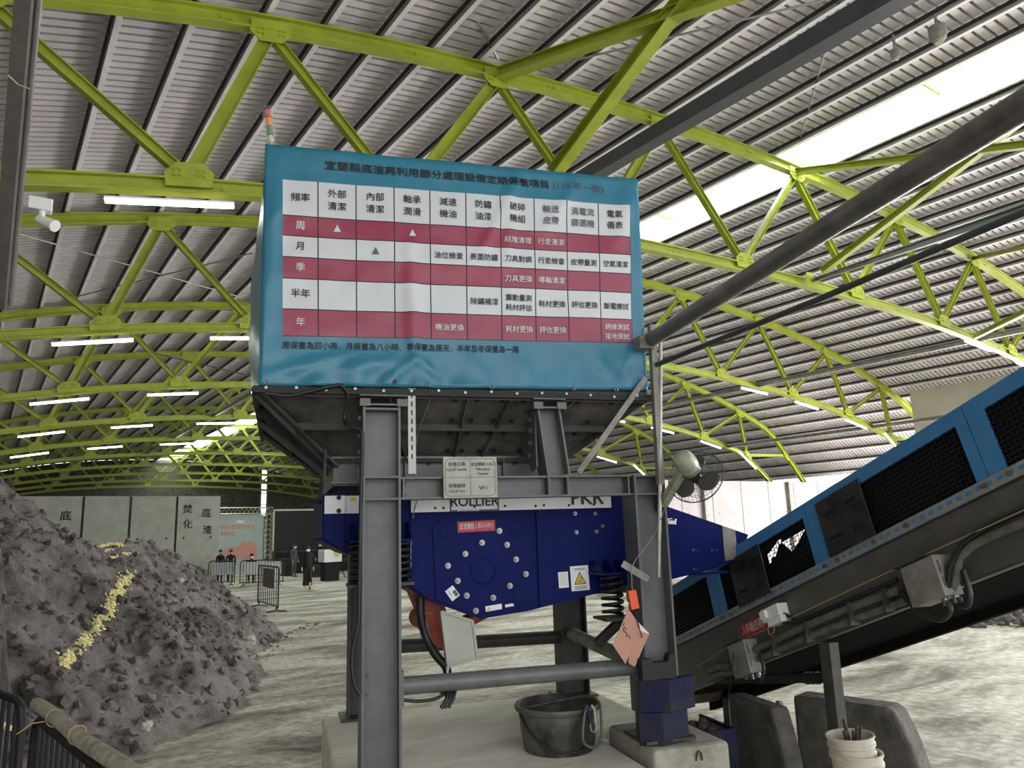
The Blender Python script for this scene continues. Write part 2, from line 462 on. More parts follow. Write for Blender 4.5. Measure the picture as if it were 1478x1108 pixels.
# purlins, each with a black strip added as painted shade under the deck
M['shade_strip'] = mat('purlin_shade_black', (0.03, 0.03, 0.03), 0.9)
pz = MB(); pz.box(0.030, 0.035, YN, YF, -0.05, 0.05); pz.box(-0.035, 0.030, YN, YF, -0.05, -0.045); pz.box(-0.035, 0.030, YN, YF, 0.045, 0.05)
pz.mi = 1; pz.box(-0.046, -0.036, YN, YF, 0.012, 0.072); proto = pz.build('purlin', [M['purlin'], M['shade_strip']], smooth=0)
tag(proto, '', 'purlin', 'purlins under the roof deck')
pos = []
s = -0.62
while s > -13.6: pos.append(s); s -= 0.75 * math.cos(math.atan(0.0142 * s))
left = list(pos); pos = []; s = 1.02
while s < 20: pos.append(s); s += 0.78 * math.cos(math.atan(0.0142 * s + 5.4e-5 * s ** 3))
right = list(pos)
first = True
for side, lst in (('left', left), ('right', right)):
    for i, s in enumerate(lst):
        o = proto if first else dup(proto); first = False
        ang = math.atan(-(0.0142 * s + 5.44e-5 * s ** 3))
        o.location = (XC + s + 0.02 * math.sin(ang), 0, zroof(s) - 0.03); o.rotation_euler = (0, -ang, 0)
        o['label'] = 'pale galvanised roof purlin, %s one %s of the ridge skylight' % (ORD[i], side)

# arched trusses
TT = [-16.2, -13.0, -10.3, -7.1, -3.8, 0, 3.7, 7.3, 10.9, 14.2, 17.2]
TB = [-14.4, -11.1, -8.6, -5.3, -1.9, 1.66, 5.24, 8.7, 11.8, 14.5]
def chord(fn, h, w, s0=-18.9, s1=18.9, n=64, t=0.02):
    mb = MB(); ss = np.linspace(s0, s1, n + 1)
    for off, hh, ww in ((h / 2 - t / 2, t, w), (-h / 2 + t / 2, t, w), (0, h - 2 * t, 0.02)):
        vs = []
        for s in ss:
            d = (fn(s + .01) - fn(s - .01)) / .02; nx, nz = unit((-d, 1)); z = fn(s)
            for a, b in ((-1, -1), (1, -1), (1, 1), (-1, 1)):
                k = off + b * hh / 2; vs.append((XC + s + nx * k, a * ww / 2, z + nz * k))
        m = len(ss)
        fs = [(i * 4 + k, i * 4 + (k + 1) % 4, i * 4 + 4 + (k + 1) % 4, i * 4 + 4 + k) for i in range(m - 1) for k in range(4)]
        fs += [(0, 1, 2, 3), ((m - 1) * 4, (m - 1) * 4 + 3, (m - 1) * 4 + 2, (m - 1) * 4 + 1)]
        mb.add(vs, fs)
    for s in np.arange(s0 + 1, s1, 2.35):      # web bolts and splices
        z = fn(s)
        for k in (0, 1): mb.disc((XC + s + 0.10 * k, -0.012, z + 0.01), (0, -1, 0), 0.014, 0.014, 8)
    return mb
tr = thing('roof_truss', '', 'roof truss', (XC, 0, 0), 0, 'lime arched roof trusses')
chord(ztop, 0.19, 0.15).build('top_chord', M['lime'], tr); chord(zbot, 0.165, 0.15).build('bottom_chord', M['lime'], tr)
webs = []
for sb in TB:
    a = max([t for t in TT if t <= sb + 0.25]); b = min([t for t in TT if t > a])
    webs += [(a, sb), (b, sb)]
for a, sb in webs:
    p = A3(XC + a, 0, ztop(a) - 0.1); q = A3(XC + sb, 0, zbot(sb) + 0.1)
    d = unit(q - p)
    w = 0.155 if (a - sb) * (1 if a < 0 else -1) > 0 else 0.115
    MB().ibar(p + d * 0.08, q - d * 0.08, 0.10, w, 0.012, up=(1, 0, 0.3)).build('web_member', M['lime'], tr)
for s, fn, sg in [(t, ztop, -1) for t in TT] + [(t, zbot, 1) for t in TB]:
    z = fn(s); mb = MB()
    poly = [(-0.23, -0.02), (0.23, -0.02), (0.25, 0.14), (0.13, 0.25), (-0.13, 0.25), (-0.25, 0.14)]
    d = math.atan((fn(s + .01) - fn(s - .01)) / .02)
    def gf(a, b, y): return A3(XC + s + a * math.cos(d), y, z + a * math.sin(d) + sg * b)
    mb.prism(poly, gf, -0.066, -0.054)
    for k in (-0.15, -0.09, 0.09, 0.15):
        for h in (0.10, 0.16): mb.disc(gf(k, h, -0.066), (0, -1, 0), 0.014, 0.014, 6)
    mb.build('gusset_plate', M['lime'], tr)
NT = 10
for k in range(NT):
    o = tr if k == 0 else dup(tr)
    o.location = (XC, Y0 + BAY * k, 0)
    o['label'] = 'lime green arched roof truss, %s' % ('nearest one, passing right behind the banner' if k == 0 else ORD[k] + ' one back from the banner')

# green sway braces between the nearest trusses and the next one towards the camera
def brace(p, q, w, label, gname='lime sway braces', m='lime', h=None):
    mb = MB().ibar(p, q, w * .8, (h or w) * .8, 0.012)
    return tag(mb.build('sway_brace', M[m]), label, 'brace', gname)
def TP(k, s, top, dz=0.0): return A3(XC + s, Y0 + BAY * k - 0.05, (ztop(s) if top else zbot(s)) + dz)
def ext(p, q, f): return p + (q - p) * f
j1 = on_z(968, 22, 8.0); j2 = on_z(1420, 216, 7.7); j3 = on_z(1500, 352, 7.2)
for (s_t, s_b, j, w1, nm) in ((-7.1, None, j1, 0.20, 'left of'), (0.0, None, j2, 0.15, 'right beside'), (7.3, None, j3, 0.12, 'far right of')):
    p = TP(0, s_t, True, -0.05); j = np.array(j)
    brace(p, ext(p, j, 1.9), w1, 'lime steel brace running from the nearest truss toward the camera, %s the ridge' % nm)
b1 = on_y(798, 252, 7.75); b2 = on_y(1186, 392, 7.75); b3 = on_y(1405, 487, 7.75)
for b, j, w1, nm in ((b1, j1, 0.22, 'just above the banner'), (b2, on_z(1410, 222, 7.7), 0.15, 'below the ridge skylight'), (b3, on_z(1470, 455, 6.0), 0.13, 'above the blue conveyor guards')):
    brace(b, ext(b, np.array(j), 1.35), w1, 'lime brace rising off the nearest lower chord, %s' % nm)

# pale longitudinal ties between bottom chords
n = 0
for s, nm in ((6.9, 'inner'), (13.2, 'outer')):
    for k in range(0, 4):
        mb = MB().ibar(TP(k - 1, s, False, 0), TP(k, s, False, 0), 0.10, 0.12, 0.01)
        tag(mb.build('tie_beam', M['concb' if False else 'dusty']), 'pale %s tie beam on the right, joining the %s and %s trusses from the camera' % (nm, ORD[k - 1] if k else 'unseen nearer', ORD[k]), 'tie beam', 'tie beams between trusses')
for k in range(1, 6):
    mb = MB().ibar(TP(k - 1, -6.2, False, 0.05), TP(k, -6.2, False, 0.05), 0.09, 0.10, 0.01)
    tag(mb.build('tie_beam', M['galv']), 'silver tie beam left of the banner, reaching back to the %s truss' % ORD[k], 'tie beam', 'tie beams between trusses')

# thin steel rods
def rod(p, q, r, label, m='wire', nm='tension_rod'):
    return tag(MB().tube(p, q, r, 6).build(nm, M[m]), label, 'rod', 'thin tension rods under the roof')
rod(on_z(640, -60, 8.62), TP(0, -7.1, True, 0.2), 0.022, 'bright steel rod coming down to the nearest truss above the banner', 'galv')
rod(on_z(775, 100, 8.6), on_z(1240, -12, 8.6), 0.016, 'dark thin rod crossing under the deck at upper right')
rod(TP(0, 0.0, True, 0.25), on_z(1215, -10, 8.9), 0.016, 'pale thin rod rising from the ridge node of the nearest truss', 'galv')
rod(on_y(20, 335, 14.0), on_y(345, 428, 17.0), 0.014, 'thin pale rod crossing the second bay at far left', 'galv')
rod(on_y(110, 428, 17.0), on_y(365, 365, 14.4), 0.014, 'thin dark rod crossing under the deck left of the banner')
rod(on_y(225, 510, 24.0), on_y(372, 545, 21.0), 0.02, 'thin dark rod in the third bay, above the hopper corner')

# LED tube lamps under the bottom chords
lamp = thing('tube_lamp', '', 'lamp', (0, 0, 0), 0, 'LED tube lamps under the trusses')
MB().bar((-0.62, 0, 0.03), (0.62, 0, 0.036), 0.05, 0.02).build('lamp_housing', M['white'], lamp)
MB().tube((-0.61, 0, 0), (0.61, 0, 0), 0.028, 10).build('lamp_tube', M['tube'], lamp)
first = True
for k in range(5):
    xs = [1.34, 3.84, 6.44] + ([19.2, 21.85, 24.65, 26.95] if k < 4 else [])
    for i, x in enumerate(xs):
        o = lamp if first else dup(lamp); first = False
        s = x - XC; ang = math.atan((zbot(s + .05) - zbot(s - .05)) / .1)
        o.location = (x, Y0 + BAY * k - 0.12, zbot(s) - 0.24); o.rotation_euler = (0, -ang, 0)
        side, j = ('left', i) if i < 3 else ('right', i - 3)
        o['label'] = 'glowing white tube lamp under the %s truss, %s one on the %s half' % ('nearest' if k == 0 else ORD[k], ORD[j], side)

# walls
def wallbox(name, x0, x1, y0, y1, z0, z1, m):
    return struct(MB().box(x0, x1, y0, y1, z0, z1).build(name, M[m], smooth=0))
wallbox('wall_left', -7.9, -7.5, YN, YF, 0, 4.2, 'conc')
mb = MB()
mb.prism([(-20, 0), (20, 0)] + [(s, zroof(s)) for s in np.linspace(20, -20, 31)], lambda a, b, d: A3(XC + a, d, b), YF - 0.3, YF)
struct(mb.build('wall_back', M['concdark'], smooth=0))
# bright formwork partition on the right, beige upper panel nearer the camera
wp = wallbox('wall_right', 19.5, 36, 20.45, 20.75, 0, 3.74, 'concw')
for i, x in enumerate(np.arange(20.6, 36, 1.83)):
    MB().box(x, x + 0.02, 20.444, 20.46, 0, 3.74).build('wall_joint', M['joint'], wp)
mb = MB()
for x in np.arange(21.0, 36, 0.9):
    for z in (1.0, 2.45): mb.disc((x, 20.452, z), (0, -1, 0), 0.022, 0.004, 8)
mb.build('tie_hole', M['joint'], wp)
for x in (23.6, 29.2):
    MB().box(x, x + 0.16, 20.28, 20.44, 0, 3.74).build('wall_pilaster', M['dusty'], wp)
bp_ = wallbox('wall_right_upper', 28.0, 28.25, 6.0, 13.9, 4.0, 6.64, 'concb')
# bunker wall with painted characters
bw = wallbox('wall_bunker', -6, 9.95, 40.0, 40.4, 0, 4.22, 'conc')
for px in (119.7, 188, 255.1):
    x = on_y(px, 740, 39.99)[0]
    MB().box(x - 0.05, x + 0.05, 39.985, 40.02, 0, 4.2).build('wall_joint', M['joint'], bw)
def wallchar(ch, px, py, size):
    c = on_y(px, py, 39.98)
    text_mb(ch, size, lambda x, y: A3(c[0] + x, 39.98, c[2] + y), bold=0.012).build('lettering', M['bluepaint'], bw, smooth=0, recalc=False)
for ch, px, py in (('底', 95, 745), ('焚', 271, 735), ('化', 271, 757), ('底', 298, 741), ('渣', 299, 765)): wallchar(ch, px, py, 0.47)
mb = MB()
for px, py in ((265, 776), (304, 775), (240, 777), (198, 778)):
    c = on_y(px, py, 39.99); mb.disc(c, (0, -1, 0), 0.05, 0.01, 8)
mb.build('tie_hole', M['joint'], bw)
# slit of daylight in the far end wall
fw = bpy.data.objects.new('window_2', None); COL.objects.link(fw); fw['kind'] = 'structure'; INV[fw.name] = Matrix.Identity(4)
M['daywin'] = mat('daylit_pane', (0.9, 0.95, 1.0), 0.3, emit=(0.92, 0.97, 1.0), estr=3.0)
a = on_y(375, 745, 70.6); b = on_y(386, 678, 70.6)
MB().box(a[0], b[0], 70.60, 70.64, a[2], b[2]).build('window_pane', M['daywin'], fw, smooth=0)
mb = MB()
for x in (a[0], b[0]): mb.box(x - 0.06, x + 0.06, 70.5, 70.7, a[2], b[2])
for z in np.linspace(a[2], b[2], 5): mb.box(a[0], b[0], 70.5, 70.7, z - 0.05, z + 0.05)
mb.build('window_frame', M['conc'], fw, smooth=0)

# ================================================================== SUPPORT FRAME
def mthing(name, label, cat, u, v, z, group=None, rot=0.0):
    return thing(name, label, cat, W(u, v, z), -ANG + rot, group)
fr = mthing('support_frame', 'grey steel frame of H-section posts and beams carrying the hopper and feeder', 'steel frame', 0, 0, 0.42)
def post(u, v, z0, z1, w=0.252, stiff=()):
    mb = MB().ibar(W(u, v, z0), W(u, v, z1), 0.22, w, 0.016, up=MU)
    for z in stiff: mb.wbox(u - w / 2 + .016, u + w / 2 - .016, v - 0.11, v + 0.11, z - 0.007, z + 0.007)
    return mb
mb = post(0, 0, 0.44, 2.86, stiff=(2.38, 2.235, 2.84))
for z in (1.00, 1.12):
    for u in (-0.07, 0.075): mb.disc(W(u, -0.006, z), -MV, 0.014, 0.016, 6)
for z in (2.42, 2.55, 2.66, 2.78): mb.disc(W(-0.135, -0.06, z), -MU, 0.016, 0.02, 6)
mb.build('post', M['grey'], fr)
post(1.97, 0, 0.56, 2.38, stiff=(2.37, 2.235)).build('post', M['grey'], fr)
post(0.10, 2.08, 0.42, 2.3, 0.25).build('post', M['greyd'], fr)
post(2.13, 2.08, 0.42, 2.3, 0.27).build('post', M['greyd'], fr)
for u, v, z in ((0, 0, .42), (0.10, 2.08, .42), (2.13, 2.08, .42), (1.97, 0, .54)):
    MB().wbox(u - 0.19, u + 0.19, v - 0.18, v + 0.18, z, z + 0.02).build('base_plate', M['greyd'], fr)
mb = MB().ibar(W(0.126, 0, 2.305), W(1.845, 0, 2.305), 0.17, 0.15, 0.014)
for u in (0.15, 1.815, 1.19, 1.335): mb.wbox(u - 0.007, u + 0.007, -0.08, 0.0, 2.23, 2.38)
for u in (0.14, 1.83):
    for z in (2.265, 2.34): mb.disc(W(u, -0.03, z), MU if u < 1 else -MU, 0.013, 0.03, 6)
mb.build('cross_beam', M['beam'], fr)
MB().ibar(W(2.08, 0, 2.30), W(2.14, 0, 2.30), 0.17, 0.15, 0.014).build('beam_stub', M['beam'], fr)
# leaning stub bracket on the beam, with wing plates
mb = MB().ibar(W(1.262, 0, 2.382), W(1.205, 0, 2.865), 0.20, 0.175, 0.014, up=MU)
mb.build('bracket_stub', M['grey'], fr)
mb = MB()
mb.prism([(0.10, 2.42), (0.30, 2.62), (0.30, 2.66), (0.36, 2.84), (-0.02, 2.87), (-0.02, 2.45)], lambda v, z, d: W(1.12 + d, v, z), 0, 0.012)
mb.prism([(0.10, 2.50), (0.30, 2.60), (0.36, 2.84), (-0.02, 2.87), (-0.02, 2.60)], lambda v, z, d: W(1.30 + d, v, z), 0, 0.012)
for z, v in ((2.54, .1), (2.63, .08), (2.72, .06), (2.80, .06)):
    mb.disc(W(1.12, v, z), -MU, 0.018, 0.025, 6)
mb.build('bracket_wing', M['grey'], fr)
for u0, u1 in ((-0.15, 0.17), (1.08, 1.33)):
    MB().wbox(u0, u1, -0.12, 0.18, 2.862, 2.874).wbox(u0, u0 + 0.07, -0.135, -0.11, 2.855, 2.905).wbox(u1 - .07, u1, -0.135, -0.11, 2.855, 2.905).wbox(u0, u1, -.13, -.10, 2.925, 2.933).build('head_plate', M['beam'], fr, smooth=0)
# braces
MB().tube(W(0.14, 0, 1.035), W(1.84, 0, 1.02), 0.057, 20).wbox(0.128, 0.142, -0.1, 0.1, 0.93, 1.14).wbox(1.835, 1.847, -0.1, 0.1, 0.92, 1.13).build('pipe_brace', M['grey'], fr)
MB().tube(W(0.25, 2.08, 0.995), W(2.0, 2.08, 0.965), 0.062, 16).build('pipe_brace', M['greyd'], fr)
MB().tube(W(1.95, 0.11, 0.99), W(2.1, 1.97, 1.0), 0.058, 16).build('pipe_brace', M['dusty'], fr)
# spring seats
for u0, u1, z in ((-0.19, 0.25, 1.69), (1.66, 1.90, 1.355)):
    mb = MB().wbox(u0, u1, 0.11, 0.36, z - 0.03, z - 0.01)
    mb.prism([(0.0, z - 0.2), (0.34, z - 0.03), (0.0, z - 0.03)], lambda v, zz, d: W(u0 + 0.19 + d, v + 0.08, zz), 0, 0.015)
    mb.build('spring_seat', M['greyd'], fr, smooth=0)
MB().bar(W(1.62, 0.22, 1.16), W(1.86, 0.24, 1.33), 0.06, 0.06).build('strut', M['greyd'], fr)

# ================================================================== HOPPER
hp = mthing('feed_hopper', 'dark steel hopper with ribbed sloping walls under the turquoise banner', 'hopper', 0.6, 0.4, 2.4)
RU0, RU1, RV0, RV1, RZ = -0.80, 2.03, -0.05, 2.55, 2.985
OU0, OU1, OV0, OV1, OZ = -0.28, 1.50, 0.45, 1.85, 2.56
def wall4(P, th_dir, th, mb=None):
    mb = mb or MB(); P = [np.array(p) for p in P]; t = np.array(th_dir) * th
    return mb.hexa(P + [p + t for p in P])
wall4([W(RU0, RV0, RZ), W(RU1, RV0, RZ), W(OU1, OV0, OZ), W(OU0, OV0, OZ)], MV, 0.02).build('front_wall', M['hopper'], hp, smooth=0)
wall4([W(RU0, RV1, RZ), W(RU1, RV1, RZ), W(OU1, OV1, OZ), W(OU0, OV1, OZ)], -MV, 0.02).build('rear_wall', M['hopper'], hp, smooth=0)
wall4([W(RU0, RV0, RZ), W(RU0, RV1, RZ), W(OU0, OV1, OZ), W(OU0, OV0, OZ)], MU, 0.02).build('side_wall', M['hopper'], hp, smooth=0)
wall4([W(RU1, RV0, RZ), W(RU1, RV1, RZ), W(OU1, OV1, OZ), W(OU1, OV0, OZ)], -MU, 0.02).build('side_wall', M['hopper'], hp, smooth=0)
# outlet collar
mb = MB()
mb.wbox(OU0, OU1, OV0 - 0.005, OV0 + 0.015, 2.36, OZ); mb.wbox(OU0, OU1, OV1 - 0.015, OV1, 2.36, OZ)
mb.wbox(OU0, OU0 + 0.02, OV0, OV1, 2.36, OZ); mb.wbox(OU1 - 0.02, OU1, OV0, OV1, 2.36, OZ)
mb.build('outlet_collar', M['beam'], hp, smooth=0)
def fw_pt(a, b):                             # on the front wall: a along the width, b from rim 0 to outlet 1
    return (1 - b) * ((1 - a) * W(RU0, RV0, RZ) + a * W(RU1, RV0, RZ)) + b * ((1 - a) * W(OU0, OV0, OZ) + a * W(OU1, OV0, OZ))
FN = unit(np.cross(MU, fw_pt(.5, 1) - fw_pt(.5, 0)));
if FN.dot(MV) > 0: FN = -FN
mb = MB()
for b in (0.03, 0.49, 0.97): mb.bar(fw_pt(0, b) + FN * 0.03, fw_pt(1, b) + FN * 0.03, 0.06, 0.012, up=fw_pt(.5, 1) - fw_pt(.5, 0))
mb.build('wall_stiffener', M['beam'], hp, smooth=0)
mb = MB()
for a in (0.0, 0.30, 0.50, 0.615, 0.79, 1.0): mb.bar(fw_pt(a, 0) + FN * 0.025, fw_pt(a, 1) + FN * 0.025, 0.012, 0.05, up=FN)
mb.build('wall_rib', M['hopper'], hp, smooth=0)
mb = MB()
for a in (0.22, 0.47, 0.53, 0.60, 0.66, 0.77, 0.82, 0.92):
    for b in (0.12, 0.42, 0.6, 0.88): mb.disc(fw_pt(a, b), FN, 0.020, 0.006, 10)
for u in (-0.02, 0.42, 0.98, 1.10, 1.4): mb.disc(W(u, OV0 - 0.005, 2.52), -MV, 0.018, 0.006, 10)
mb.build('bolt_hole', M['ink'], hp)
# side flanges that step down the left edge
mb = MB()
def lw(a, b): return (1 - b) * ((1 - a) * W(RU0, RV0, RZ) + a * W(RU0, RV1, RZ)) + b * ((1 - a) * W(OU0, OV0, OZ) + a * W(OU0, OV1, OZ))
for a in (0.0, 0.25, 0.5, 0.75):
    for b0, b1, o in ((0.0, 0.52, 0.05), (0.5, 1.0, 0.06)):
        mb = MB().bar(lw(a, b0) + A3(0, 0, -o), lw(a, b1) + A3(0, 0, -o), 0.10, 0.02, up=(0, 0, 1))
        mb.bar(lw(a, b0) + A3(0, 0, -0.02), lw(a, b1) + A3(0, 0, -0.03), 0.014, 0.12, up=(0, 0, 1))
        mb.build('side_flange', M['greyd'], hp, smooth=0)
mb = MB()
for u in np.arange(OU0 + 0.14, OU1, 0.38): mb.wbox(u - 0.006, u + 0.006, OV0 - 0.05, OV0, 2.38, OZ)
mb.wbox(OU0 - 0.02, OU1 + 0.02, OV0 - 0.06, OV0, 2.372, 2.388)
mb.wbox(OU0 - 0.02, OU1 + 0.02, OV0 - 0.06, OV0, OZ - .008, OZ + .008)
mb.build('collar_rib', M['beam'], hp, smooth=0)
# straight upper boards behind the banner
mb = MB()
mb.wbox(RU0, RU1 + 0.0, RV0, RV0 + 0.03, RZ, 4.66); mb.wbox(RU0, RU1, RV1 - 0.03, RV1, RZ, 4.66)
mb.wbox(RU0, RU0 + 0.03, RV0, RV1, RZ, 4.66); mb.wbox(RU1 - 0.03, RU1, RV0, RV1, RZ, 4.66)
mb.build('upper_board', M['hopper'], hp, smooth=0)
mb = MB().wbox(RU0 - 0.03, RU1 + 0.03, RV0 - 0.06, RV0, RZ - 0.05, RZ - 0.005).wbox(RU0 - 0.04, RU0, RV0, RV1, RZ - 0.05, RZ)
mb.build('rim_angle', M['rubber'], hp, smooth=0)
mb = MB()
for u in np.arange(RU0 + 0.05, RU1, 0.19): mb.disc(W(u, RV0 - 0.06, RZ - 0.012 - 0.02 * random.random()), -MV, 0.011, 0.012, 6)
mb.build('rim_bolt', M['bolt'], hp)
# slotted angle hanging on the front
p0 = W(0.205, -0.10, 2.985); p1 = W(0.205, -0.10, 2.40)
mb = MB().wbox(0.178, 0.230, -0.105, -0.10, 2.40, 2.985).wbox(0.226, 0.231, -0.10, -0.06, 2.40, 2.985)
mb.mi = 1
for z in np.arange(2.50, 2.97, 0.06): mb.wbox(0.199, 0.209, -0.1065, -0.105, z, z + 0.034)
mb.build('slotted_angle', [M['galv'], M['ink']], hp, smooth=0)

# black cables on the hopper front
def cable(pts, r, label, m='black', name='cable', grp='cables on the machine', n=8, cat='cable'):
    P = [np.array(p, float) for p in pts]; out = []
    for i in range(len(P) - 1):
        p0, p1, p2, p3 = P[max(i - 1, 0)], P[i], P[i + 1], P[min(i + 2, len(P) - 1)]
        for t in np.linspace(0, 1, 7)[:-1]:
            out.append(0.5 * ((2 * p1) + (-p0 + p2) * t + (2 * p0 - 5 * p1 + 4 * p2 - p3) * t * t + (-p0 + 3 * p1 - 3 * p2 + p3) * t ** 3))
    out.append(P[-1])
    return tag(MB().path(out, r, n).build(name, M[m], smooth=60), label, cat, grp)
def FV(px, py, v):
    u, z = mvp(px, py, v); return W(u, v, z)
cable([FV(383, 567, -.13), FV(415, 571, -.13), FV(445, 565, -.13), FV(485, 556, -.14), FV(496, 559, -.14), FV(502, 575, -.10), FV(497, 603, -.05), FV(503, 615, -.10), FV(520, 620, -.13), FV(523, 640, -.15), FV(521, 720, -.15), FV(519, 835, -.15), FV(517, 900, -.15), FV(508, 945, -.15), FV(511, 985, -.15), FV(520, 1003, -.15)], 0.013,
      'black cable looping along the hopper rim and down the left post')
cable([FV(470, 648, .25), FV(467, 690, .25), FV(462, 712, .28), FV(456, 724, .3), FV(463, 724, .36)], 0.014, 'black cable hanging from the hopper to the left end of the feeder')
cable([FV(628, 560, -.07), FV(600, 640, .2), FV(602, 715, .30), FV(596, 745, .36), FV(593, 790, .36), FV(593, 820, .36)], 0.004, 'thin grey wire running down the feeder side beside the left post', 'wire')

# ================================================================== BANNER
ct = [mvp(383, 212, -.06), mvp(917, 262, -.06), mvp(931, 565, -.06), mvp(374, 558, -.06)]
tt = [(-.684, 4.440), (1.962, 4.511), (1.912, 3.380), (-.656, 3.321)]
def lerp(a, b, t): return (a[0] + (b[0] - a[0]) * t, a[1] + (b[1] - a[1]) * t)
fl, fr_ = 0.045, 0.955
CP = {}
cols4 = [[ct[0], lerp(ct[0], ct[1], fl), lerp(ct[0], ct[1], fr_), ct[1]],
         [None, tt[0], tt[1], None], [None, tt[3], tt[2], None],
         [ct[3], lerp(ct[3], ct[2], fl), lerp(ct[3], ct[2], fr_), ct[2]]]
cols4[1][0] = lerp(ct[0], ct[3], 0.152); cols4[1][3] = lerp(ct[1], ct[2], 0.142)
cols4[2][0] = lerp(ct[0], ct[3], 0.795); cols4[2][3] = lerp(ct[1], ct[2], 0.795)
def wrinkle(u, z):
    d = 0.0
    # folds from the upper right, crease lines and puckers at the lower grommets
    for u0, z0, u1, z1, w, h in ((1.05, 4.70, 0.72, 4.0, 0.030, 0.022), (1.00, 4.62, 0.92, 3.9, 0.035, 0.014), (1.55, 4.72, 1.25, 4.25, 0.05, 0.018), (2.0, 4.7, 1.85, 4.2, 0.06, 0.02),
                                 (0.20, 4.0, 0.24, 3.0, 0.05, 0.03), (0.24, 3.2, 0.02, 3.02, 0.03, 0.022), (0.24, 3.2, 0.42, 3.05, 0.03, 0.022), (-0.75, 3.05, -0.2, 3.22, 0.04, 0.02),
                                 (0.1, 3.18, -0.3, 3.10, 0.05, 0.02), (1.0, 3.25, 1.1, 3.02, 0.05, 0.018), (1.55, 3.32, 1.75, 3.05, 0.05, 0.018), (1.85, 3.3, 1.8, 3.0, 0.04, 0.014),
                                 (-0.72, 4.6, -0.76, 3.4, 0.04, 0.012), (-0.76, 4.1, -0.66, 4.3, 0.03, 0.012), (0.6, 3.22, 0.75, 3.05, 0.05, 0.014)):
        a = A3(u0, z0, 0); b = A3(u1, z1, 0); p = A3(u, z, 0); ab = b - a
        t = min(1, max(0, (p - a).dot(ab) / ab.dot(ab))); dd = np.linalg.norm(p - a - ab * t)
        d += h * math.exp(-(dd / w) ** 2) * (0.35 + 0.65 * math.sin(PI * min(1, max(0, t)) * 0.9 + 0.15))
    d += 0.010 * mnoise.noise(Vector((u * 2.3, z * 3.1, 4.0))) + 0.004 * mnoise.noise(Vector((u * 9, z * 7, 1.0)))
    low = max(0, (3.30 - z) / 0.32)
    d += low * low * 0.012 * (1 + math.sin(u * 22 + 1.2 * math.sin(u * 5))) + low * 0.02 * mnoise.noise(Vector((u * 6, z * 5, 9.0)))
    return d
def BF(p, q):                               # p, q in 0..3 over the banner's control net -> (u, z)
    i = min(2, int(p)); j = min(2, int(q)); a = p - i; b = q - j
    c = cols4
    return lerp(lerp(c[j][i], c[j][i + 1], a), lerp(c[j + 1][i], c[j + 1][i + 1], a), b)
def BP(p, q, off=0.0):
    u, z = BF(p, q)
    return W(u, -0.10 - wrinkle(u, z) - off, z)
bn = mthing('banner', 'turquoise vinyl banner with a maintenance timetable, hung round the hopper top', 'banner', 0.6, -0.1, 3.0)
FC = [0, .0895, .189, .291, .390, .492, .593, .695, .795, .897, 1.0]
FR = [0, .236, .366, .504, .640, .832, 1.0]
ps = []; qs = []
def seg(a, b, n): return list(np.linspace(a, b, n + 1)[:-1])
LW = 0.0016
ps = seg(0, 1, 5)
pm = []                                       # p stations with flags for line columns
for i in range(11):
    c = 1 + FC[i]
    if i == 0: ps += [1.0]; lo = 1.0
    if i > 0: ps += list(np.linspace(lo, c - LW, 8)[1:]); ps += [c + LW]
    lo = ps[-1]
ps += list(np.linspace(2 + LW, 3, 6)[1:])
qs = seg(0, 1, 6)
for j in range(7):
    c = 1 + FR[j]
    if j == 0: qs += [1.0]; lo = 1.0
    else: qs += list(np.linspace(lo, c - LW * 2, 7)[1:]); qs += [c + LW * 2]
    lo = qs[-1]
qs += list(np.linspace(2 + LW * 2, 3, 14)[1:])
mb = MB()
vs = [BP(p, q) for q in qs for p in ps]; np_ = len(ps); fs = []; ms = []
for j in range(len(qs) - 1):
    for i in range(np_ - 1):
        fs.append([j * np_ + i, j * np_ + i + 1, (j + 1) * np_ + i + 1, (j + 1) * np_ + i])
        p = (ps[i] + ps[i + 1]) / 2 - 1; q = (qs[j] + qs[j + 1]) / 2 - 1
        k = 0
        if -0.0005 < p < 1 + LW and -0.0005 < q < 1 + 2 * LW:
            if min(abs(p - c) for c in FC[1:]) < LW * 0.9 or min(abs(q - c) for c in FR[1:]) < LW * 1.2: k = 3
            else: k = 2 if max(r for r in range(6) if FR[r] <= q) % 2 == 1 else 1
        ms.append(k)
mb.v = [tuple(v) for v in vs]; mb.f = fs; mb.m = ms
o = mb.build('banner_sheet', [M['cyan'], M['bwhite'], M['crimson'], M['ink']], bn, smooth=180, recalc=False)
sol = o.modifiers.new('thick', 'SOLIDIFY'); sol.thickness = 0.002
# the sheet turns round the left and right edge and over the top
def left_side(a, b):
    p = cols4[0][0]; q = cols4[3][0]; u = p[0] + (q[0] - p[0]) * b; z = p[1] + (q[1] - p[1]) * b
    blg = 0.085 * math.sin(PI * min(1, a * 1.0)) * math.sin(PI * b) ** 0.8 + 0.05 * math.sin(PI * a) * b
    return W(u - blg - 0.012 * mnoise.noise(Vector((a * 6, b * 8, 2))), -0.10 - wrinkle(u, z) * (1 - a) + a * 2.2, z)
MB().grid(left_side, 24, 24).build('banner_return', M['cyan'], bn, smooth=180)
def right_side(a, b):
    p = cols4[0][3]; q = cols4[3][3]; u = p[0] + (q[0] - p[0]) * b; z = p[1] + (q[1] - p[1]) * b
    return W(u + 0.03 * math.sin(PI * a) * math.sin(PI * b), -0.10 - wrinkle(u, z) * (1 - a) + a * 1.6, z)
MB().grid(right_side, 16, 16).build('banner_return', M['cyan'], bn, smooth=180)
mb = MB()
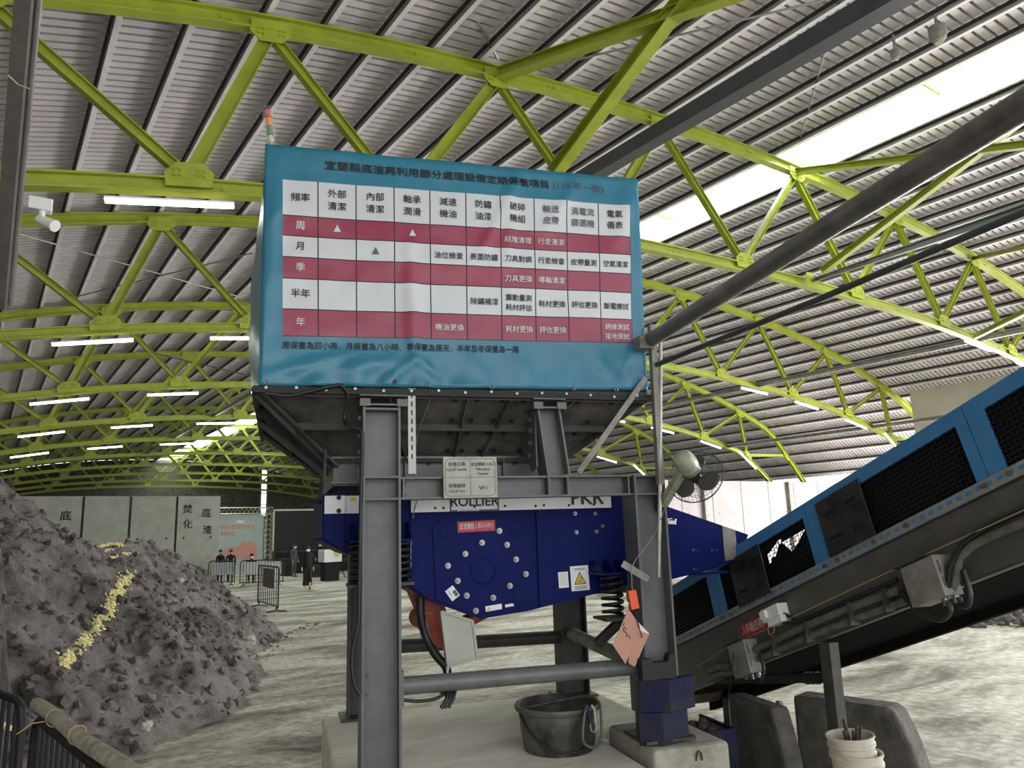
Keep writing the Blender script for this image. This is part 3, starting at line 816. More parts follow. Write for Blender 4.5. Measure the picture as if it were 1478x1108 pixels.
for px, py in ((385, 553), (546, 555), (616, 556), (709, 559), (827, 561), (887, 563)):
    u, z = mvp(px, py, -.1); c = W(u, -0.108 - wrinkle(u, z), z); ring = []
    mb.path([c + MU * 0.013 * math.cos(t) + A3(0, 0, 0.013 * math.sin(t)) for t in np.linspace(0, 2 * PI, 13)[:-1]], 0.004, 6, closed=True)
mb.build('grommet', M['bolt'], bn)
u, z = mvp(569, 552, -.1); mb = MB().disc(W(u, -0.108 - wrinkle(u, z), z), -MV, 0.014, 0.004, 12); mb.build('patch_hole', M['ink'], bn)
WT = tt[1][0] - tt[0][0]; HT = tt[0][1] - tt[3][1]
def cell(i, j): return 1 + (FC[i] + FC[i + 1]) / 2, 1 + (FR[j] + FR[j + 1]) / 2
def banner_text(body, p, q, size, m, bold=0.010, align='CENTER', sx=1.0):
    rows = body.split('/')
    mb = MB()
    for r, t in enumerate(rows):
        off = (r - (len(rows) - 1) / 2) * size * 1.42
        text_mb(t, size, lambda x, y: BP(p + x / WT, q - (y - off) / HT, 0.009), mb, bold, align, sx)
    return mb.build('lettering', M[m], bn, smooth=0, recalc=False)
u, z = (-.432, 4.56)
text_mb('宜蘭縣底渣再利用篩分處理設備定期保養項目', 0.0855, lambda x, y: BP(1.105 + x / WT, 0.50 - (y) / (0.30), 0.009), bold=0.018, align='LEFT').build('lettering', M['ink'], bn, smooth=0, recalc=False)
text_mb('(110 年一版)', 0.086, lambda x, y: BP(1.760 + x / WT, 0.485 - (y) / (0.30), 0.009), bold=0.004, align='LEFT', sx=0.95).build('lettering', M['inkgrey'], bn, smooth=0, recalc=False)
text_mb('周保養為四小時、月保養為八小時、季保養為兩天．半年及年保養為一周', 0.0532, lambda x, y: BP(1.0 + x / WT, 2.20 - y / 0.33, 0.009), bold=0.012, align='LEFT').build('lettering', M['ink'], bn, smooth=0, recalc=False)
HEAD = ['頻率', '外部/清潔', '內部/清潔', '軸承/潤滑', '減速/機油', '防鏽/油漆', '破碎/機組', '輸送/皮帶', '渦電流/篩選機', '電氣/儀表']
for i, t in enumerate(HEAD):
    p, q = cell(i, 0); banner_text(t, p, q, 0.066, 'inkgrey' if i in (7, 8) else 'ink')
for j, t in enumerate(['周', '月', '季', '半年', '年']):
    p, q = cell(0, j + 1); banner_text(t, p, q, 0.066, 'ink' if j % 2 else 'bwhite')
CELLS = {(6, 1): '結塊清理', (7, 1): '行走清潔', (4, 2): '油位檢查', (5, 2): '表面防鏽', (6, 2): '刀具對調', (7, 2): '行走檢查', (8, 2): '皮帶量測', (9, 2): '空氣清潔',
         (6, 3): '刀具更換', (7, 3): '導輪清潔', (5, 4): '除鏽補漆', (6, 4): '震動量測/耗材評估', (7, 4): '耗材更換', (8, 4): '評估更換', (9, 4): '斷電擦拭',
         (4, 5): '機油更換', (6, 5): '耗材更換', (7, 5): '評估更換', (9, 5): '絕緣測試/接地測試'}
for (i, j), t in CELLS.items():
    p, q = cell(i, j); banner_text(t, p, q + 0.01, 0.0545 if '/' not in t else 0.053, 'bwhite' if j % 2 else 'ink')
for (i, j), m in {(1, 1): 'bwhite', (3, 1): 'bwhite', (2, 2): 'inkgrey'}.items():
    p, q = cell(i, j); h = 0.026
    MB().add([BP(p - h / WT, q + h / HT, .009), BP(p + h / WT, q + h / HT, .009), BP(p, q - h / HT, .009)], [(0, 1, 2)]).build('lettering', M[m], bn, smooth=0, recalc=False)

# signal tower on the banner's top left corner
u, z = mvp(388, 206, -0.02)
sg = mthing('signal_tower', 'red, orange and green signal light in a clear sleeve above the banner corner', 'signal light', u, -0.02, z)
u0, z0 = mvp(392, 212, -0.02); u1, z1 = mvp(386, 156, -0.02)
def SGp(t): return W(u0 + (u1 - u0) * t, -0.02, z0 + (z1 - z0) * t)
MB().tube(SGp(-0.15), SGp(0.12), 0.012).tube(SGp(0.1), SGp(0.28), 0.020, 16).build('signal_base', M['sigclr'], sg)
for a, b, m in ((0.30, 0.50, 'siggrn'), (0.53, 0.73, 'sigora'), (0.76, 0.94, 'sigred')):
    MB().tube(SGp(a), SGp(b), 0.022, 18).build('signal_lens', M[m], sg)
mb = MB(); mb.tube(SGp(0.02), SGp(1.0), 0.036, 20, 0.042, cap=False); mb.build('clear_sleeve', M['clear'], sg)

# ================================================================== VIBRATING FEEDER
fd = mthing('vibrating_feeder', 'navy blue vibrating feeder with white top stripe hung behind the posts', 'feeder', 0.75, 1.0, 1.4)
FVP = 0.38
def FP(u, z, d): return W(u, FVP + d, z)
out = [(-.355, 2.30), (-.355, 1.976), (-.16, 1.864), (.06, 1.80), (.264, 1.62), (.444, 1.508), (.777, 1.376), (1.135, 1.408), (1.877, 1.535), (1.877, 2.30)]
MB().prism(out, FP, 0, 0.04).build('side_plate', M['navy'], fd, smooth=0)
MB().prism(out, FP, 1.42, 1.46).build('side_plate', M['navy'], fd, smooth=0)
mb = MB()
for (a, b) in list(zip(out[1:], out[2:]))[:-1]:
    mb.hexa([FP(a[0], a[1], 0.03), FP(b[0], b[1], 0.03), FP(b[0], b[1] + 0.02, 0.03), FP(a[0], a[1] + 0.02, 0.03), FP(a[0], a[1], 1.43), FP(b[0], b[1], 1.43), FP(b[0], b[1] + 0.02, 1.43), FP(a[0], a[1] + 0.02, 1.43)])
mb.fbox(FP, -.355, -.335, 1.97, 2.30, 0.03, 1.43)
mb.build('trough', M['navy'], fd, smooth=0)
# folded uprights, raised exciter panel and right hand plate
mb = MB()
mb.prism([(.268, 2.14), (.268, 1.63), (.36, 1.575), (.36, 2.14)], FP, -0.022, 0)
mb.prism([(1.235, 2.15), (1.235, 1.435), (1.32, 1.45), (1.32, 2.15)], FP, -0.020, 0)
mb.prism([(1.32, 2.145), (1.32, 1.455), (1.86, 1.55), (1.86, 2.145)], FP, -0.010, 0)
mb.prism([(-.345, 2.29), (-.345, 1.99), (-.21, 1.90), (-.21, 2.29)], FP, -0.05, 0)
mb.prism([(.28, 2.145), (1.86, 2.145), (1.86, 2.16), (.28, 2.16)], FP, -0.026, 0)
mb.build('fold', M['navy'], fd, smooth=0)
pan = [(.43, 2.04), (.49, 2.105), (1.10, 2.105), (1.17, 2.04), (1.17, 1.45), (.80, 1.39), (.45, 1.53)]
MB().prism(pan, FP, -0.014, 0).build('exciter_panel', M['navy'], fd, smooth=0)
MB().lathe([(0.098, -0.001), (0.098, 0.010), (0.090, 0.012), (0.088, 0.006), (0.0001, 0.006)], FP(.805, 1.718, -0.014), -MV, 32).build('bearing_cover', M['navy'], fd)
for u, z in ((.55, 2.03), (1.085, 2.03), (1.085, 1.52)): MB().lathe([(0.066, -0.001), (0.066, 0.005), (0.060, 0.006), (0.0001, 0.006)], FP(u, z - .02, -0.014), -MV, 24).build('round_cover', M['navy'], fd)
for u, z in ((.938, 2.003), (.801, 1.921), (.995, 1.899), (.672, 1.845), (.54, 1.766), (.611, 1.655), (.676, 1.548), (.876, 1.522), (1.007, 1.6), (1.062, 1.789), (1.135, 1.679), (.742, 1.437)):
    MB().lathe([(0.022, 0), (0.022, 0.006), (0.015, 0.006), (0.015, 0.02), (0.008, 0.02), (0.008, 0.034), (0.0001, 0.034)], FP(u, z, -0.014), -MV, 12).build('bolt', M['bolt'], fd)
mb = MB()
for px, py in ((829, 741), (858, 741), (831, 768), (860, 767), (869, 759)):
    u, z = mvp(px, py, FVP); mb.lathe([(0.016, 0), (0.016, 0.008), (0.008, 0.008), (0.008, 0.028), (0.0001, 0.028)], FP(u, z, -0.010), -MV, 10)
mb.build('small_bolt', M['bolt'], fd)
mb = MB()
mb.fbox(FP, .27, 1.86, 2.155, 2.30, -0.030, -0.0245); mb.fbox(FP, -.345, -.205, 2.16, 2.285, -0.056, -0.050); mb.fbox(FP, -.205, -.10, 2.16, 2.285, -0.006, 0)
mb.fbox(FP, -.105, .12, 2.16, 2.285, -0.004, 0)
mb.build('white_stripe', M['white'], fd, smooth=0)
mb = MB()
for px, py in ((628, 733), (640, 733), (685, 731), (729, 730), (773, 730), (785, 729), (821, 729), (857, 728)):
    u, z = mvp(px, py, FVP - .03); mb.disc(FP(u, z, -0.030), -MV, 0.010, 0.004, 10)
for px, py in ((489, 718), (489, 737)):
    u, z = mvp(px, py, FVP - .05); mb.disc(FP(u, z, -0.056), -MV, 0.017, 0.004, 12)
mb.build('bolt_head', M['ink'], fd)
def FL(u0, z0, d=-0.0315, dz=0.0): return lambda x, y: FP(u0 + x, z0 + y + x * dz, d)
text_mb('ROLLIER', 0.098, FL(.747, 2.222), bold=0.022, sx=1.02).build('lettering', M['inkgrey'], fd, smooth=0, recalc=False)
mb = MB(); fx = FL(.747, 2.225)
for x0, x1, y0, y1 in ((-.19, -.178, -.065, .07), (.178, .19, -.065, .07), (-.19, -.13, -.072, -.060), (.03, .19, -.072, -.060), (-.19, .19, .062, .07)): rect(mb, fx, x0, x1, y0, y1)
for i in range(7): rect(mb, fx, -.115 + i * .02, -.105 + i * .02, -.072, -.060)
mb.build('logo_frame', M['inkgrey'], fd, smooth=0, recalc=False)
text_mb('PKR', 0.150, FL(1.655, 2.232), bold=0.03, sx=1.05).build('lettering', M['inkgrey'], fd, smooth=0, recalc=False)
# stickers
def sticker(u0, u1, z0, z1, m, d, rot=0.0, name='sticker'):
    cu, cz = (u0 + u1) / 2, (z0 + z1) / 2; c, s = math.cos(rot), math.sin(rot)
    def f(x, y, e=0): return FP(cu + x * c - y * s, cz + x * s + y * c, d - e)
    mb = MB().fbox(f, -(u1 - u0) / 2, (u1 - u0) / 2, -(z1 - z0) / 2, (z1 - z0) / 2, 0, 0.002)
    mb.build(name, M[m], fd, smooth=0); return f
f = sticker(.617, .905, 2.003, 2.082, 'red', -0.016, 0.02)
text_mb('底渣震動入料斗(VF1)', 0.050, lambda x, y: f(x, y, .003), bold=0.02, sx=0.56, spacing=1.0).build('lettering', M['label'], fd, smooth=0, recalc=False)
f = sticker(1.495, 1.645, 1.535, 1.72, 'label', -0.012, 0.03)
mb = MB(); mb.add([f(-.05, -.045, .003), f(.05, -.045, .003), f(0, .05, .003)], [(0, 1, 2)]); mb.build('warning_triangle', M['ink'], fd, smooth=0)
mb = MB(); mb.add([f(-.040, -.039, .004), f(.040, -.039, .004), f(0, .038, .004)], [(0, 1, 2)]); mb.build('warning_field', M['yellow'], fd, smooth=0)
mb = MB(); g4 = lambda x, y: f(x, y, .005); rect(mb, g4, -.022, .022, -.03, -.024); rect(mb, g4, -.016, .006, -.018, -.012); mb.add([g4(.002, .012), g4(.010, .016), g4(.022, -.010), g4(.014, -.012)], [(0, 1, 2, 3)])
for i in range(3): rect(mb, g4, -.05, .05, -.062 - i * .010, -.058 - i * .010)
rect(mb, g4, -.05, .05, .070, .074); rect(mb, g4, -.04, .04, .062, .066)
mb.build('sticker_print', M['inkgrey'], fd, smooth=0, recalc=False)
f = sticker(1.395, 1.475, 1.563, 1.68, 'label', -0.012, 0.03)
mb = MB(); g4 = lambda x, y: f(x, y, .003)
for i in range(8): rect(mb, g4, -.03, .03, .045 - i * .012, .047 - i * .012)
mb.build('sticker_print', M['inkgrey'], fd, smooth=0, recalc=False)
f = sticker(.525, .615, 1.535, 1.605, 'label', -0.016, -0.95)
mb = MB(); g4 = lambda x, y: f(x, y, .003); rect(mb, g4, -.01, .035, .005, .03)
for i in range(4): rect(mb, g4, -.034 + i * .012, -.028 + i * .012, -.02, -.012)
mb.build('sticker_print', M['inkgrey'], fd, smooth=0, recalc=False)
f = sticker(.815, .94, 1.432, 1.470, 'label', -0.016, 0.10)
mb = MB(); mb.add([f(-.055, -.013, .003), f(-.022, -.013, .003), f(-.038, .014, .003)], [(0, 1, 2)]); mb.build('warning_field', M['yellow'], fd, smooth=0)
f = sticker(.965, 1.05, 1.452, 1.472, 'label', -0.016, 0.12)
f = sticker(-.165, -.125, 2.245, 2.275, 'yellow', -0.008)
# outriggers resting on the springs
def outrigger(u0, u1, zb, zt):
    mb = MB().wbox(u0, u1, 0.10, FVP, zb, zb + 0.015)
    mb.prism([(u0 + 0.03, zt), (u1 - 0.03, zt), (u1, zb + 0.012), (u0, zb + 0.012)], lambda u, z, d: W(u, FVP - 0.02 - d, z), 0, 0.02)
    for u in (u0 + 0.02, (u0 + u1) / 2, u1 - 0.03): mb.prism([(0.13, zb + .012), (FVP, zb + .012), (FVP, zt), (0.26, zt)], lambda v, z, d: W(u + d, v, z), 0, 0.012)
    return mb.build('outrigger', M['navy'], fd, smooth=0)
outrigger(-.19, .26, 1.955, 2.09); outrigger(1.64, 1.88, 1.655, 1.755)
def spring(u, v, z0, z1, r, turns):
    pts = []
    for t in np.linspace(0, 1, turns * 16 + 1): a = 2 * PI * turns * t; pts.append(W(u + r * math.cos(a), v + r * math.sin(a), z0 + (z1 - z0) * t))
    return MB().path(pts, 0.013, 8).build('spring', M['spring'], fd, smooth=60)
for u, v in ((-.10, .23), (.16, .23)): spring(u, v, 1.685, 1.95, 0.075, 6)
spring(1.77, .23, 1.36, 1.65, 0.075, 6)
# discharge chute towards the conveyor
mb = MB()
mb.prism([(1.877, 2.27), (2.20, 2.21), (3.104, 1.905), (3.02, 1.72), (2.716, 1.637), (2.25, 1.56), (1.877, 1.55)], FP, 0.0, 0.03)
mb.prism([(1.877, 2.27), (2.20, 2.21), (3.104, 1.905), (3.02, 1.72), (2.716, 1.637), (2.25, 1.56), (1.877, 1.55)], FP, 1.40, 1.43)
mb.fbox(FP, 1.88, 2.9, 1.60, 1.62, 0.02, 1.41)
mb.build('discharge_chute', M['navy'], fd, smooth=0)
mb = MB()
for px, py in ((968, 750), (1000, 794), (1027, 794), (1001, 821)):
    u, z = mvp(px, py, FVP); mb.lathe([(0.014, 0), (0.014, 0.006), (0.007, 0.006), (0.007, 0.05), (0.0001, 0.05)], FP(u, z, 0), unit(-MV + MU * 0.5), 10)
mb.build('chute_bolt', M['bolt'], fd)
u, z = mvp(967, 752, FVP); sticker(u - .055, u + .055, z - .022, z + .022, 'label', -0.002, -0.1)
u, z = mvp(962, 753, FVP); sticker(u - .02, u + .015, z - .016, z + .012, 'yellow', -0.005, -0.1)
MB().prism([(2.86, 1.985), (2.98, 1.945), (2.98, 1.72), (2.86, 1.70)], FP, -0.006, 0).build('bare_patch', M['dusty'], fd, smooth=0)
MB().wbox(1.30, 2.35, FVP + .02, FVP + 1.4, 1.50, 1.56).build('chute_floor', M['greyd'], fd, smooth=0)
# motor and guard box below
mo = MB(); c0 = W(.30, .75, 1.62); c1 = W(.62, .75, 1.20)
mo.prism([(.24, 1.66), (.29, 1.64), (.47, 1.22), (.56, 1.14), (.60, 1.3), (.56, 1.50), (.40, 1.60)], lambda u, z, d: W(u, .62 + d, z), 0, 0.30)
mo.tube(W(.42, .58, 1.36), W(.42, .95, 1.36), 0.075, 20); mo.tube(W(.42, .56, 1.36), W(.42, .58, 1.36), 0.05, 16)
for k in range(6): mo.bar(W(.33 + k * .04, .612, 1.52 - k * .05), W(.36 + k * .04, .612, 1.50 - k * .05), 0.012, 0.02)
mo.build('drive_motor', M['redpaint'], fd, smooth=40)
MB().tube(W(.70, .60, 1.33), W(.92, .60, 1.42), 0.05, 16).build('drive_motor', M['redpaint'], fd)
g = [(.473, 1.455), (.70, 1.375), (.729, 1.118), (.517, 1.10 - .02)]
MB().prism(g, lambda u, z, d: W(u, .30 + d, z), 0, 0.10).build('belt_guard', M['greybox'], fd, smooth=0, bevel=0.006)
mb = MB()
gc = (sum(p[0] for p in g) / 4, sum(p[1] for p in g) / 4)
for i in range(4):
    a, b = g[i], g[(i + 1) % 4]; mb.bar(W(a[0], .297, a[1]), W(b[0], .297, b[1]), 0.016, 0.014, up=MV)
mb.build('guard_rim', M['greybox'], fd, smooth=0)
MB().tube(W(.522, .33, 1.085), W(.512, .33, 1.0), 0.012, 10, 0.004).build('drip_tip', M['label'], fd)
cable([W(.36, .5, 1.55), W(.36, .5, 1.42), W(.40, .5, 1.26), W(.46, .45, 1.14), W(.53, .42, 1.05), W(.53, .42, .94), W(.50, .4, .88)], 0.032, 'thick black hose curving down from under the feeder beside the red motor', 'black', 'hose', cat='hose', n=12)
cable([W(.14, -.02, .955), W(.25, -.02, .935), W(.38, -.02, .945), W(.48, .05, .99), W(.52, .08, 1.03)], 0.011, 'black cable drooping under the front pipe brace by the left post')
mb = MB()
for dx in (0, .022, .045): mb.path([W(.46 + dx, .03, .98), W(.43 + dx, -.03, .93), W(.395 + dx, -.03, .88)], 0.014, 8)
tag(mb.build('cable_bundle', M['black'], smooth=60), 'bundle of black cable ends hanging under the front pipe brace', 'cables')

# nameplate on the beam
u0, z0 = mvp(639, 659, -.11); u1, z1 = mvp(718, 718, -.11)
pl = mthing('equipment_plate', 'stainless equipment plate with etched grid fixed to the front beam', 'sign', (u0 + u1) / 2, -.10, z1)
MB().wbox(u0, u1, -.118, -.10, z1, z0).build('plate', M['inox'], pl, smooth=0, bevel=0.003)
def PLF(x, y): return W((u0 + u1) / 2 + x, -.1195, (z0 + z1) / 2 + y)
w2, h2 = (u1 - u0) / 2, (z0 - z1) / 2
mb = MB(); r = 0.03
loop = []
for cx, cy, a0 in ((w2 - .045, h2 - .045, 0), (-w2 + .045, h2 - .045, 90), (-w2 + .045, -h2 + .045, 180), (w2 - .045, -h2 + .045, 270)):
    for t in np.linspace(a0, a0 + 90, 5): loop.append((cx + r * math.cos(math.radians(t)), cy + r * math.sin(math.radians(t))))
mb.path([PLF(*p) for p in loop], 0.0018, 5, closed=True)
rect(mb, PLF, -.0015, .0015, -h2 + .016, h2 - .016); rect(mb, PLF, -w2 + .016, w2 - .016, -.0015, .0015)
mb.build('etched_frame', M['inkgrey'], pl, smooth=0, recalc=False)
mb = MB()
for t, x, y, s in (('設備名稱', -.095, .088, .030), ('EQUIP NAME', -.095, .052, .024), ('底渣震動入料斗', .095, .088, .026), ('Vibration', .09, .055, .028), ('Feeder', .09, .024, .028), ('設備編號', -.095, -.058, .030), ('EQUIP NO', -.095, -.095, .024), ('VF1', .09, -.075, .040)):
    text_mb(t, s, lambda a, b: PLF(x + a, y + b), mb, bold=0.02)
mb.build('lettering', M['inkgrey'], pl, smooth=0, recalc=False)

# mast with conduit and strut at the right post, struts and pipes overhead
ms = mthing('conduit_mast', 'silver conduit and square tube mast standing up the right front post', 'mast', 2.08, -.14, 1.62)
MB().bar(W(2.03, -.16, 2.30), W(2.06, -.14, 3.52), 0.045, 0.05, up=MV).build('square_tube', M['dusty'], ms, smooth=0)
MB().path([W(1.96, -.17, 1.64), W(2.02, -.17, 2.30), W(2.09, -.17, 3.1), W(2.115, -.17, 3.44)], 0.014, 10).build('conduit', M['galv'], ms)
a = mvp(835, 682, -.14); b = mvp(932, 545, -.14)
MB().bar(W(a[0], -.14, a[1]), W(b[0], -.14, b[1]), 0.042, 0.012, up=MV).build('diagonal_strut', M['dusty'], ms, smooth=0)
a = mvp(900, 813, -.14); b = mvp(934, 836, -.16)
MB().bar(W(a[0], -.12, a[1]), W(b[0], -.18, b[1]), 0.05, 0.012, up=MV).build('foot_bracket', M['dusty'], ms, smooth=0)
a = mvp(918, 487, -.14); b = mvp(940, 505, -.14)
MB().wbox(a[0], b[0], -.20, -.06, b[1], a[1]).build('clamp', M['dusty'], ms, smooth=0)

def overhead(name, pts, r, m, label, cat, square=False):
    P = [at_depth(*p) for p in pts]; mb = MB()
    if square: mb.ibar(P[0], P[-1], r, r, 0.01)
    else: mb.path(P, r, 20)
    return tag(mb.build(name, M[m]), label, cat)
overhead('steel_pipe', [(935, 493, 5.75), (1210, 318, 3.7), (1640, 52, 2.15)], 0.057, 'darkpipe', 'big dark round pipe slanting from the mast up past the upper right corner', 'pipe')
P0 = at_depth(838, 268, 8.6); P1 = at_depth(1330, -14, 4.6)
mb = MB(); mb.bar(P0, P1, 0.15, 0.012); d, sd, u_ = mb.frame(P0, P1, (0, 0, 1))
mb.bar(P0 + u_ * 0.07 - sd * 0.07, P1 + u_ * 0.07 - sd * 0.07, 0.012, 0.14); mb.bar(P0 + u_ * 0.07 + sd * 0.07, P1 + u_ * 0.07 + sd * 0.07, 0.012, 0.14)
tag(mb.build('channel_beam', M['darkbeam'], smooth=0), 'slate grey channel beam slanting from behind the banner up to the top edge', 'beam')
overhead('steel_strut', [(946, 527, 5.7), (1181, 432, 4.4), (1500, 297, 3.3)], 0.019, 'darkbeam', 'thin dark strut running from the mast below the big pipe', 'strut')
P0 = on_y(1176, 404, 7.75); P1 = at_depth(1520, 288, 4.8)
tag(MB().ibar(P0, P1, 0.07, 0.07, 0.01).build('steel_strut', M['darkbeam']), 'dark steel strut bolted to a bracket on the lower chord at right', 'strut')
tag(MB().prism([(0, 0), (.30, .0), (.22, .22), (.06, .2)], lambda a_, b_, d_: on_y(1170, 408, 7.75) + A3(a_ - .15, d_, b_), 0, .02).build('gusset_bracket', M['lime'], smooth=0), 'lime bracket plate standing on the lower chord where the dark strut is bolted', 'bracket')

# black steel upright at the upper left, with a bright pipe along it
M['rustup'] = mat('brown_grey_steel', (0.12, 0.112, 0.10), 0.5, 0.2, var=0.35, scale=9)
pu = thing('steel_upright', 'dark steel channel upright with a bright pipe along the left edge of the view', 'upright', at_depth(0, 420, 2.9))
P0 = at_depth(3, 440, 2.9); P1 = at_depth(42, -20, 2.35)
MB().bar(P0, P1, 0.060, 0.05, up=(0.8, -0.6, 0)).build('channel', M['rustup'], pu, smooth=0)
off = unit(ray(50, 100) - ray(20, 100)) * 0.036 
MB().tube(P0 + off * 0.85, P1 + off, 0.0095, 12).build('pipe', M['darkpipe'], pu)
MB().path([at_depth(11, 108, 2.42), at_depth(26, 122, 2.44), at_depth(42, 128, 2.44)], 0.0025, 6).build('wire_tie', M['yrope'], pu)

# flood light / camera unit on the nearest lower chord
c = on_y(57, 296, 7.6)
fl_ = thing('security_camera', 'white security camera on a box under the lower chord at far left', 'camera', c + A3(0, 0, -.1))
MB().box(c[0] - .09, c[0] + .10, c[1] - .06, c[1] + .06, c[2] - .06, c[2] + .06).build('mount_box', M['label'], fl_, smooth=0, bevel=0.01)
MB().tube(c + A3(.02, -.02, -.06), c + A3(.03, -.02, -.13), 0.025, 12).build('neck', M['label'], fl_)
MB().tube(c + A3(0.01, 0.03, -.12), c + A3(.13, -.10, -.21), 0.042, 14, 0.055).build('camera_body', M['label'], fl_)
# ceiling devices near the skylight
def device(px, py, z, s, label):
    c = on_z(px, py, z); t = thing('smoke_detector', label, 'detector', c)
    MB().lathe([(.10 * s, .10 * s), (.10 * s, 0), (.085 * s, -.06 * s), (.05 * s, -.08 * s), (.0001, -.08 * s)], c, n=20).build('housing', M['dusty'], t)
    MB().lathe([(.06 * s, -.075 * s), (.05 * s, -.11 * s), (.0001, -.115 * s)], c, n=16).build('sensor', M['cream'], t)
    MB().tube(c + A3(0, 0, .08 * s), c + A3(0, 0, .32), 0.02, 8).build('stem', M['dusty'], t)
device(1354, 50, 8.55, 1.15, 'larger round detector hanging under the deck near the top right corner')
device(1293, 79, 8.55, 0.7, 'smaller round detector hanging under the deck left of the larger one')

# ================================================================== FAN
fc = at_depth(1000, 692, 5.45); m0 = at_depth(972, 650, 5.15)
fa = thing('wall_fan', 'cream workshop fan with wire cage bolted beside the right front post', 'fan', fc + A3(0, 0, -.25))
ax = unit(at_depth(1006, 696, 5.50) - at_depth(978, 655, 5.30))
e1 = unit(np.cross(ax, A3(0, 0, 1))); e2 = np.cross(e1, ax)
axn = unit(0.50 * CM[:, 0] + 0.55 * CM[:, 1] + 0.67 * CM[:, 2])
hub = at_depth(1004, 688, 5.45)
e1 = unit(np.cross(axn, A3(0, 0, 1))); e2 = np.cross(e1, axn)
RC = 0.205
mb = MB()
def ringp(r, h, n=40): return [hub + axn * h + e1 * r * math.cos(t) + e2 * r * math.sin(t) for t in np.linspace(0, 2 * PI, n + 1)[:-1]]
mb.path(ringp(RC, 0.0), 0.0045, 6, closed=True)
for r, h in ((.18, .05), (.13, .07), (.08, .08), (.18, -.05), (.13, -.06), (.06, .085)): mb.path(ringp(r, h), 0.0016, 5, closed=True)
for k in range(44):
    t = 2 * PI * k / 44; d = e1 * math.cos(t) + e2 * math.sin(t)
    mb.path([hub + axn * .085 + d * .03, hub + axn * .07 + d * .12, hub + axn * .045 + d * .18, hub + d * RC, hub - axn * .05 + d * .18, hub - axn * .065 + d * .07], 0.0011, 4)
mb.build('cage', M['greyd'], fa)
for k in range(3):
    t0 = -0.35 + 2 * PI * k / 3
    def bl(a, b):
        r = .035 + a * .145; w = (b - .5) * (0.5 + 1.1 * math.sin(PI * min(1, a * .8 + .15))) ; t = t0 + w
        return hub + axn * (.03 * (b - .5)) + (e1 * math.cos(t) + e2 * math.sin(t)) * r
    o = MB().grid(bl, 10, 10).build('fan_blade', M['bladem'], fa, smooth=180)
    sm = o.modifiers.new('thick', 'SOLIDIFY'); sm.thickness = 0.003
MB().lathe([(.04, -.02), (.04, .03), (.028, .05), (.0001, .052)], hub, axn, 20).build('hub_cap', M['black'], fa)
MB().lathe([(.012, .088), (.030, .090), (.030, .094), (.0001, .094)], hub, axn, 20).build('badge', M['galv'], fa)
mc = hub - axn * 0.085 - e1 * 0.0
mb = MB().lathe([(.06, .05), (.078, 0.03), (.082, -.05), (.078, -.10), (.06, -.135), (.03, -.15), (.0001, -.152)], hub - axn * .155, axn, 28)
mb.build('motor_housing', M['cream'], fa)
mb = MB()
for k in range(26):
    t = 2 * PI * k / 26; d = e1 * math.cos(t) + e2 * math.sin(t)
    mb.bar(hub - axn * .13 + d * .079, hub - axn * .17 + d * .083, 0.004, 0.004, up=d)
for k in (-1, 0, 1): mb.bar(hub - axn * .20 + e2 * .08 + e1 * .02 * k - e1 * .03, hub - axn * .23 + e2 * .079 + e1 * .02 * k - e1 * .03, 0.008, 0.004, up=e2)
mb.build('vent_slot', M['ink'], fa)
q0 = at_depth(983, 682, 5.35); q1 = at_depth(957, 728, 5.55)
MB().bar(q0, q1, 0.06, 0.05).ball(q0, .035, 8).build('swivel_arm', M['cream'], fa, smooth=30)
MB().bar(q1 + A3(0, 0, .04), at_depth(953, 735, 5.62), 0.07, 0.06).build('bracket', M['greyd'], fa, smooth=0)
cable([at_depth(963, 722, 5.4), FV(945, 770, -.15), FV(915, 812, -.17), FV(912, 840, -.17), FV(913, 852, -.17)], 0.0035, 'thin grey cord from the fan bracket down to the orange tag', 'wire')

# papers and orange tag at the right post
pp = mthing('document_folder', 'pink paper folder hanging from the right front post', 'folder', 1.77, -.16, 1.05)
def quad_px(pts, v, th, name, m, par):
    P = [mvp(*p, v) for p in pts]
    return MB().prism(P, lambda u, z, d: W(u, v + d, z), 0, th).build(name, M[m], par, smooth=0)
quad_px([(908, 884), (937, 914), (916, 962), (909, 950)], -.13, .006, 'back_sheet', 'label', pp)
quad_px([(911, 905), (937, 915), (915, 962), (907, 956)], -.15, .008, 'page', 'paper', pp)
quad_px([(907, 878), (924, 903), (903, 958), (885, 931)], -.185, .006, 'cover', 'paper', pp)
mb = MB()
for (x0, y0), (x1, y1) in (((901, 899), (899, 903)), ((901, 904), (904, 909)), ((902, 911), (905, 914)), ((905, 914), (904, 919)), ((907, 916), (910, 922)), ((899, 906), (901, 912))):
    mb.bar(FV(x0, y0, -.187), FV(x1, y1, -.187), 0.006, 0.001, up=MV)
mb.build('pen_marks', M['ink'], pp, smooth=0)
ot = mthing('orange_tag', 'orange plastic tag hanging on a cord at the right front post', 'tag', 1.83, -.17, 1.41)
quad_px([(907, 853), (918, 851), (923, 877), (912, 880)], -.185, .03, 'tag_body', 'orange', ot)
mb = MB(); mb.path([FV(908, 846, -.17), FV(904, 852, -.17), FV(906, 868, -.17), FV(909, 866, -.17)], 0.004, 6); mb.build('clip', M['black'], ot)
cable([FV(917, 880, -.17), FV(921, 900, -.195), FV(927, 920, -.17)], 0.004, 'short black cord below the orange tag')

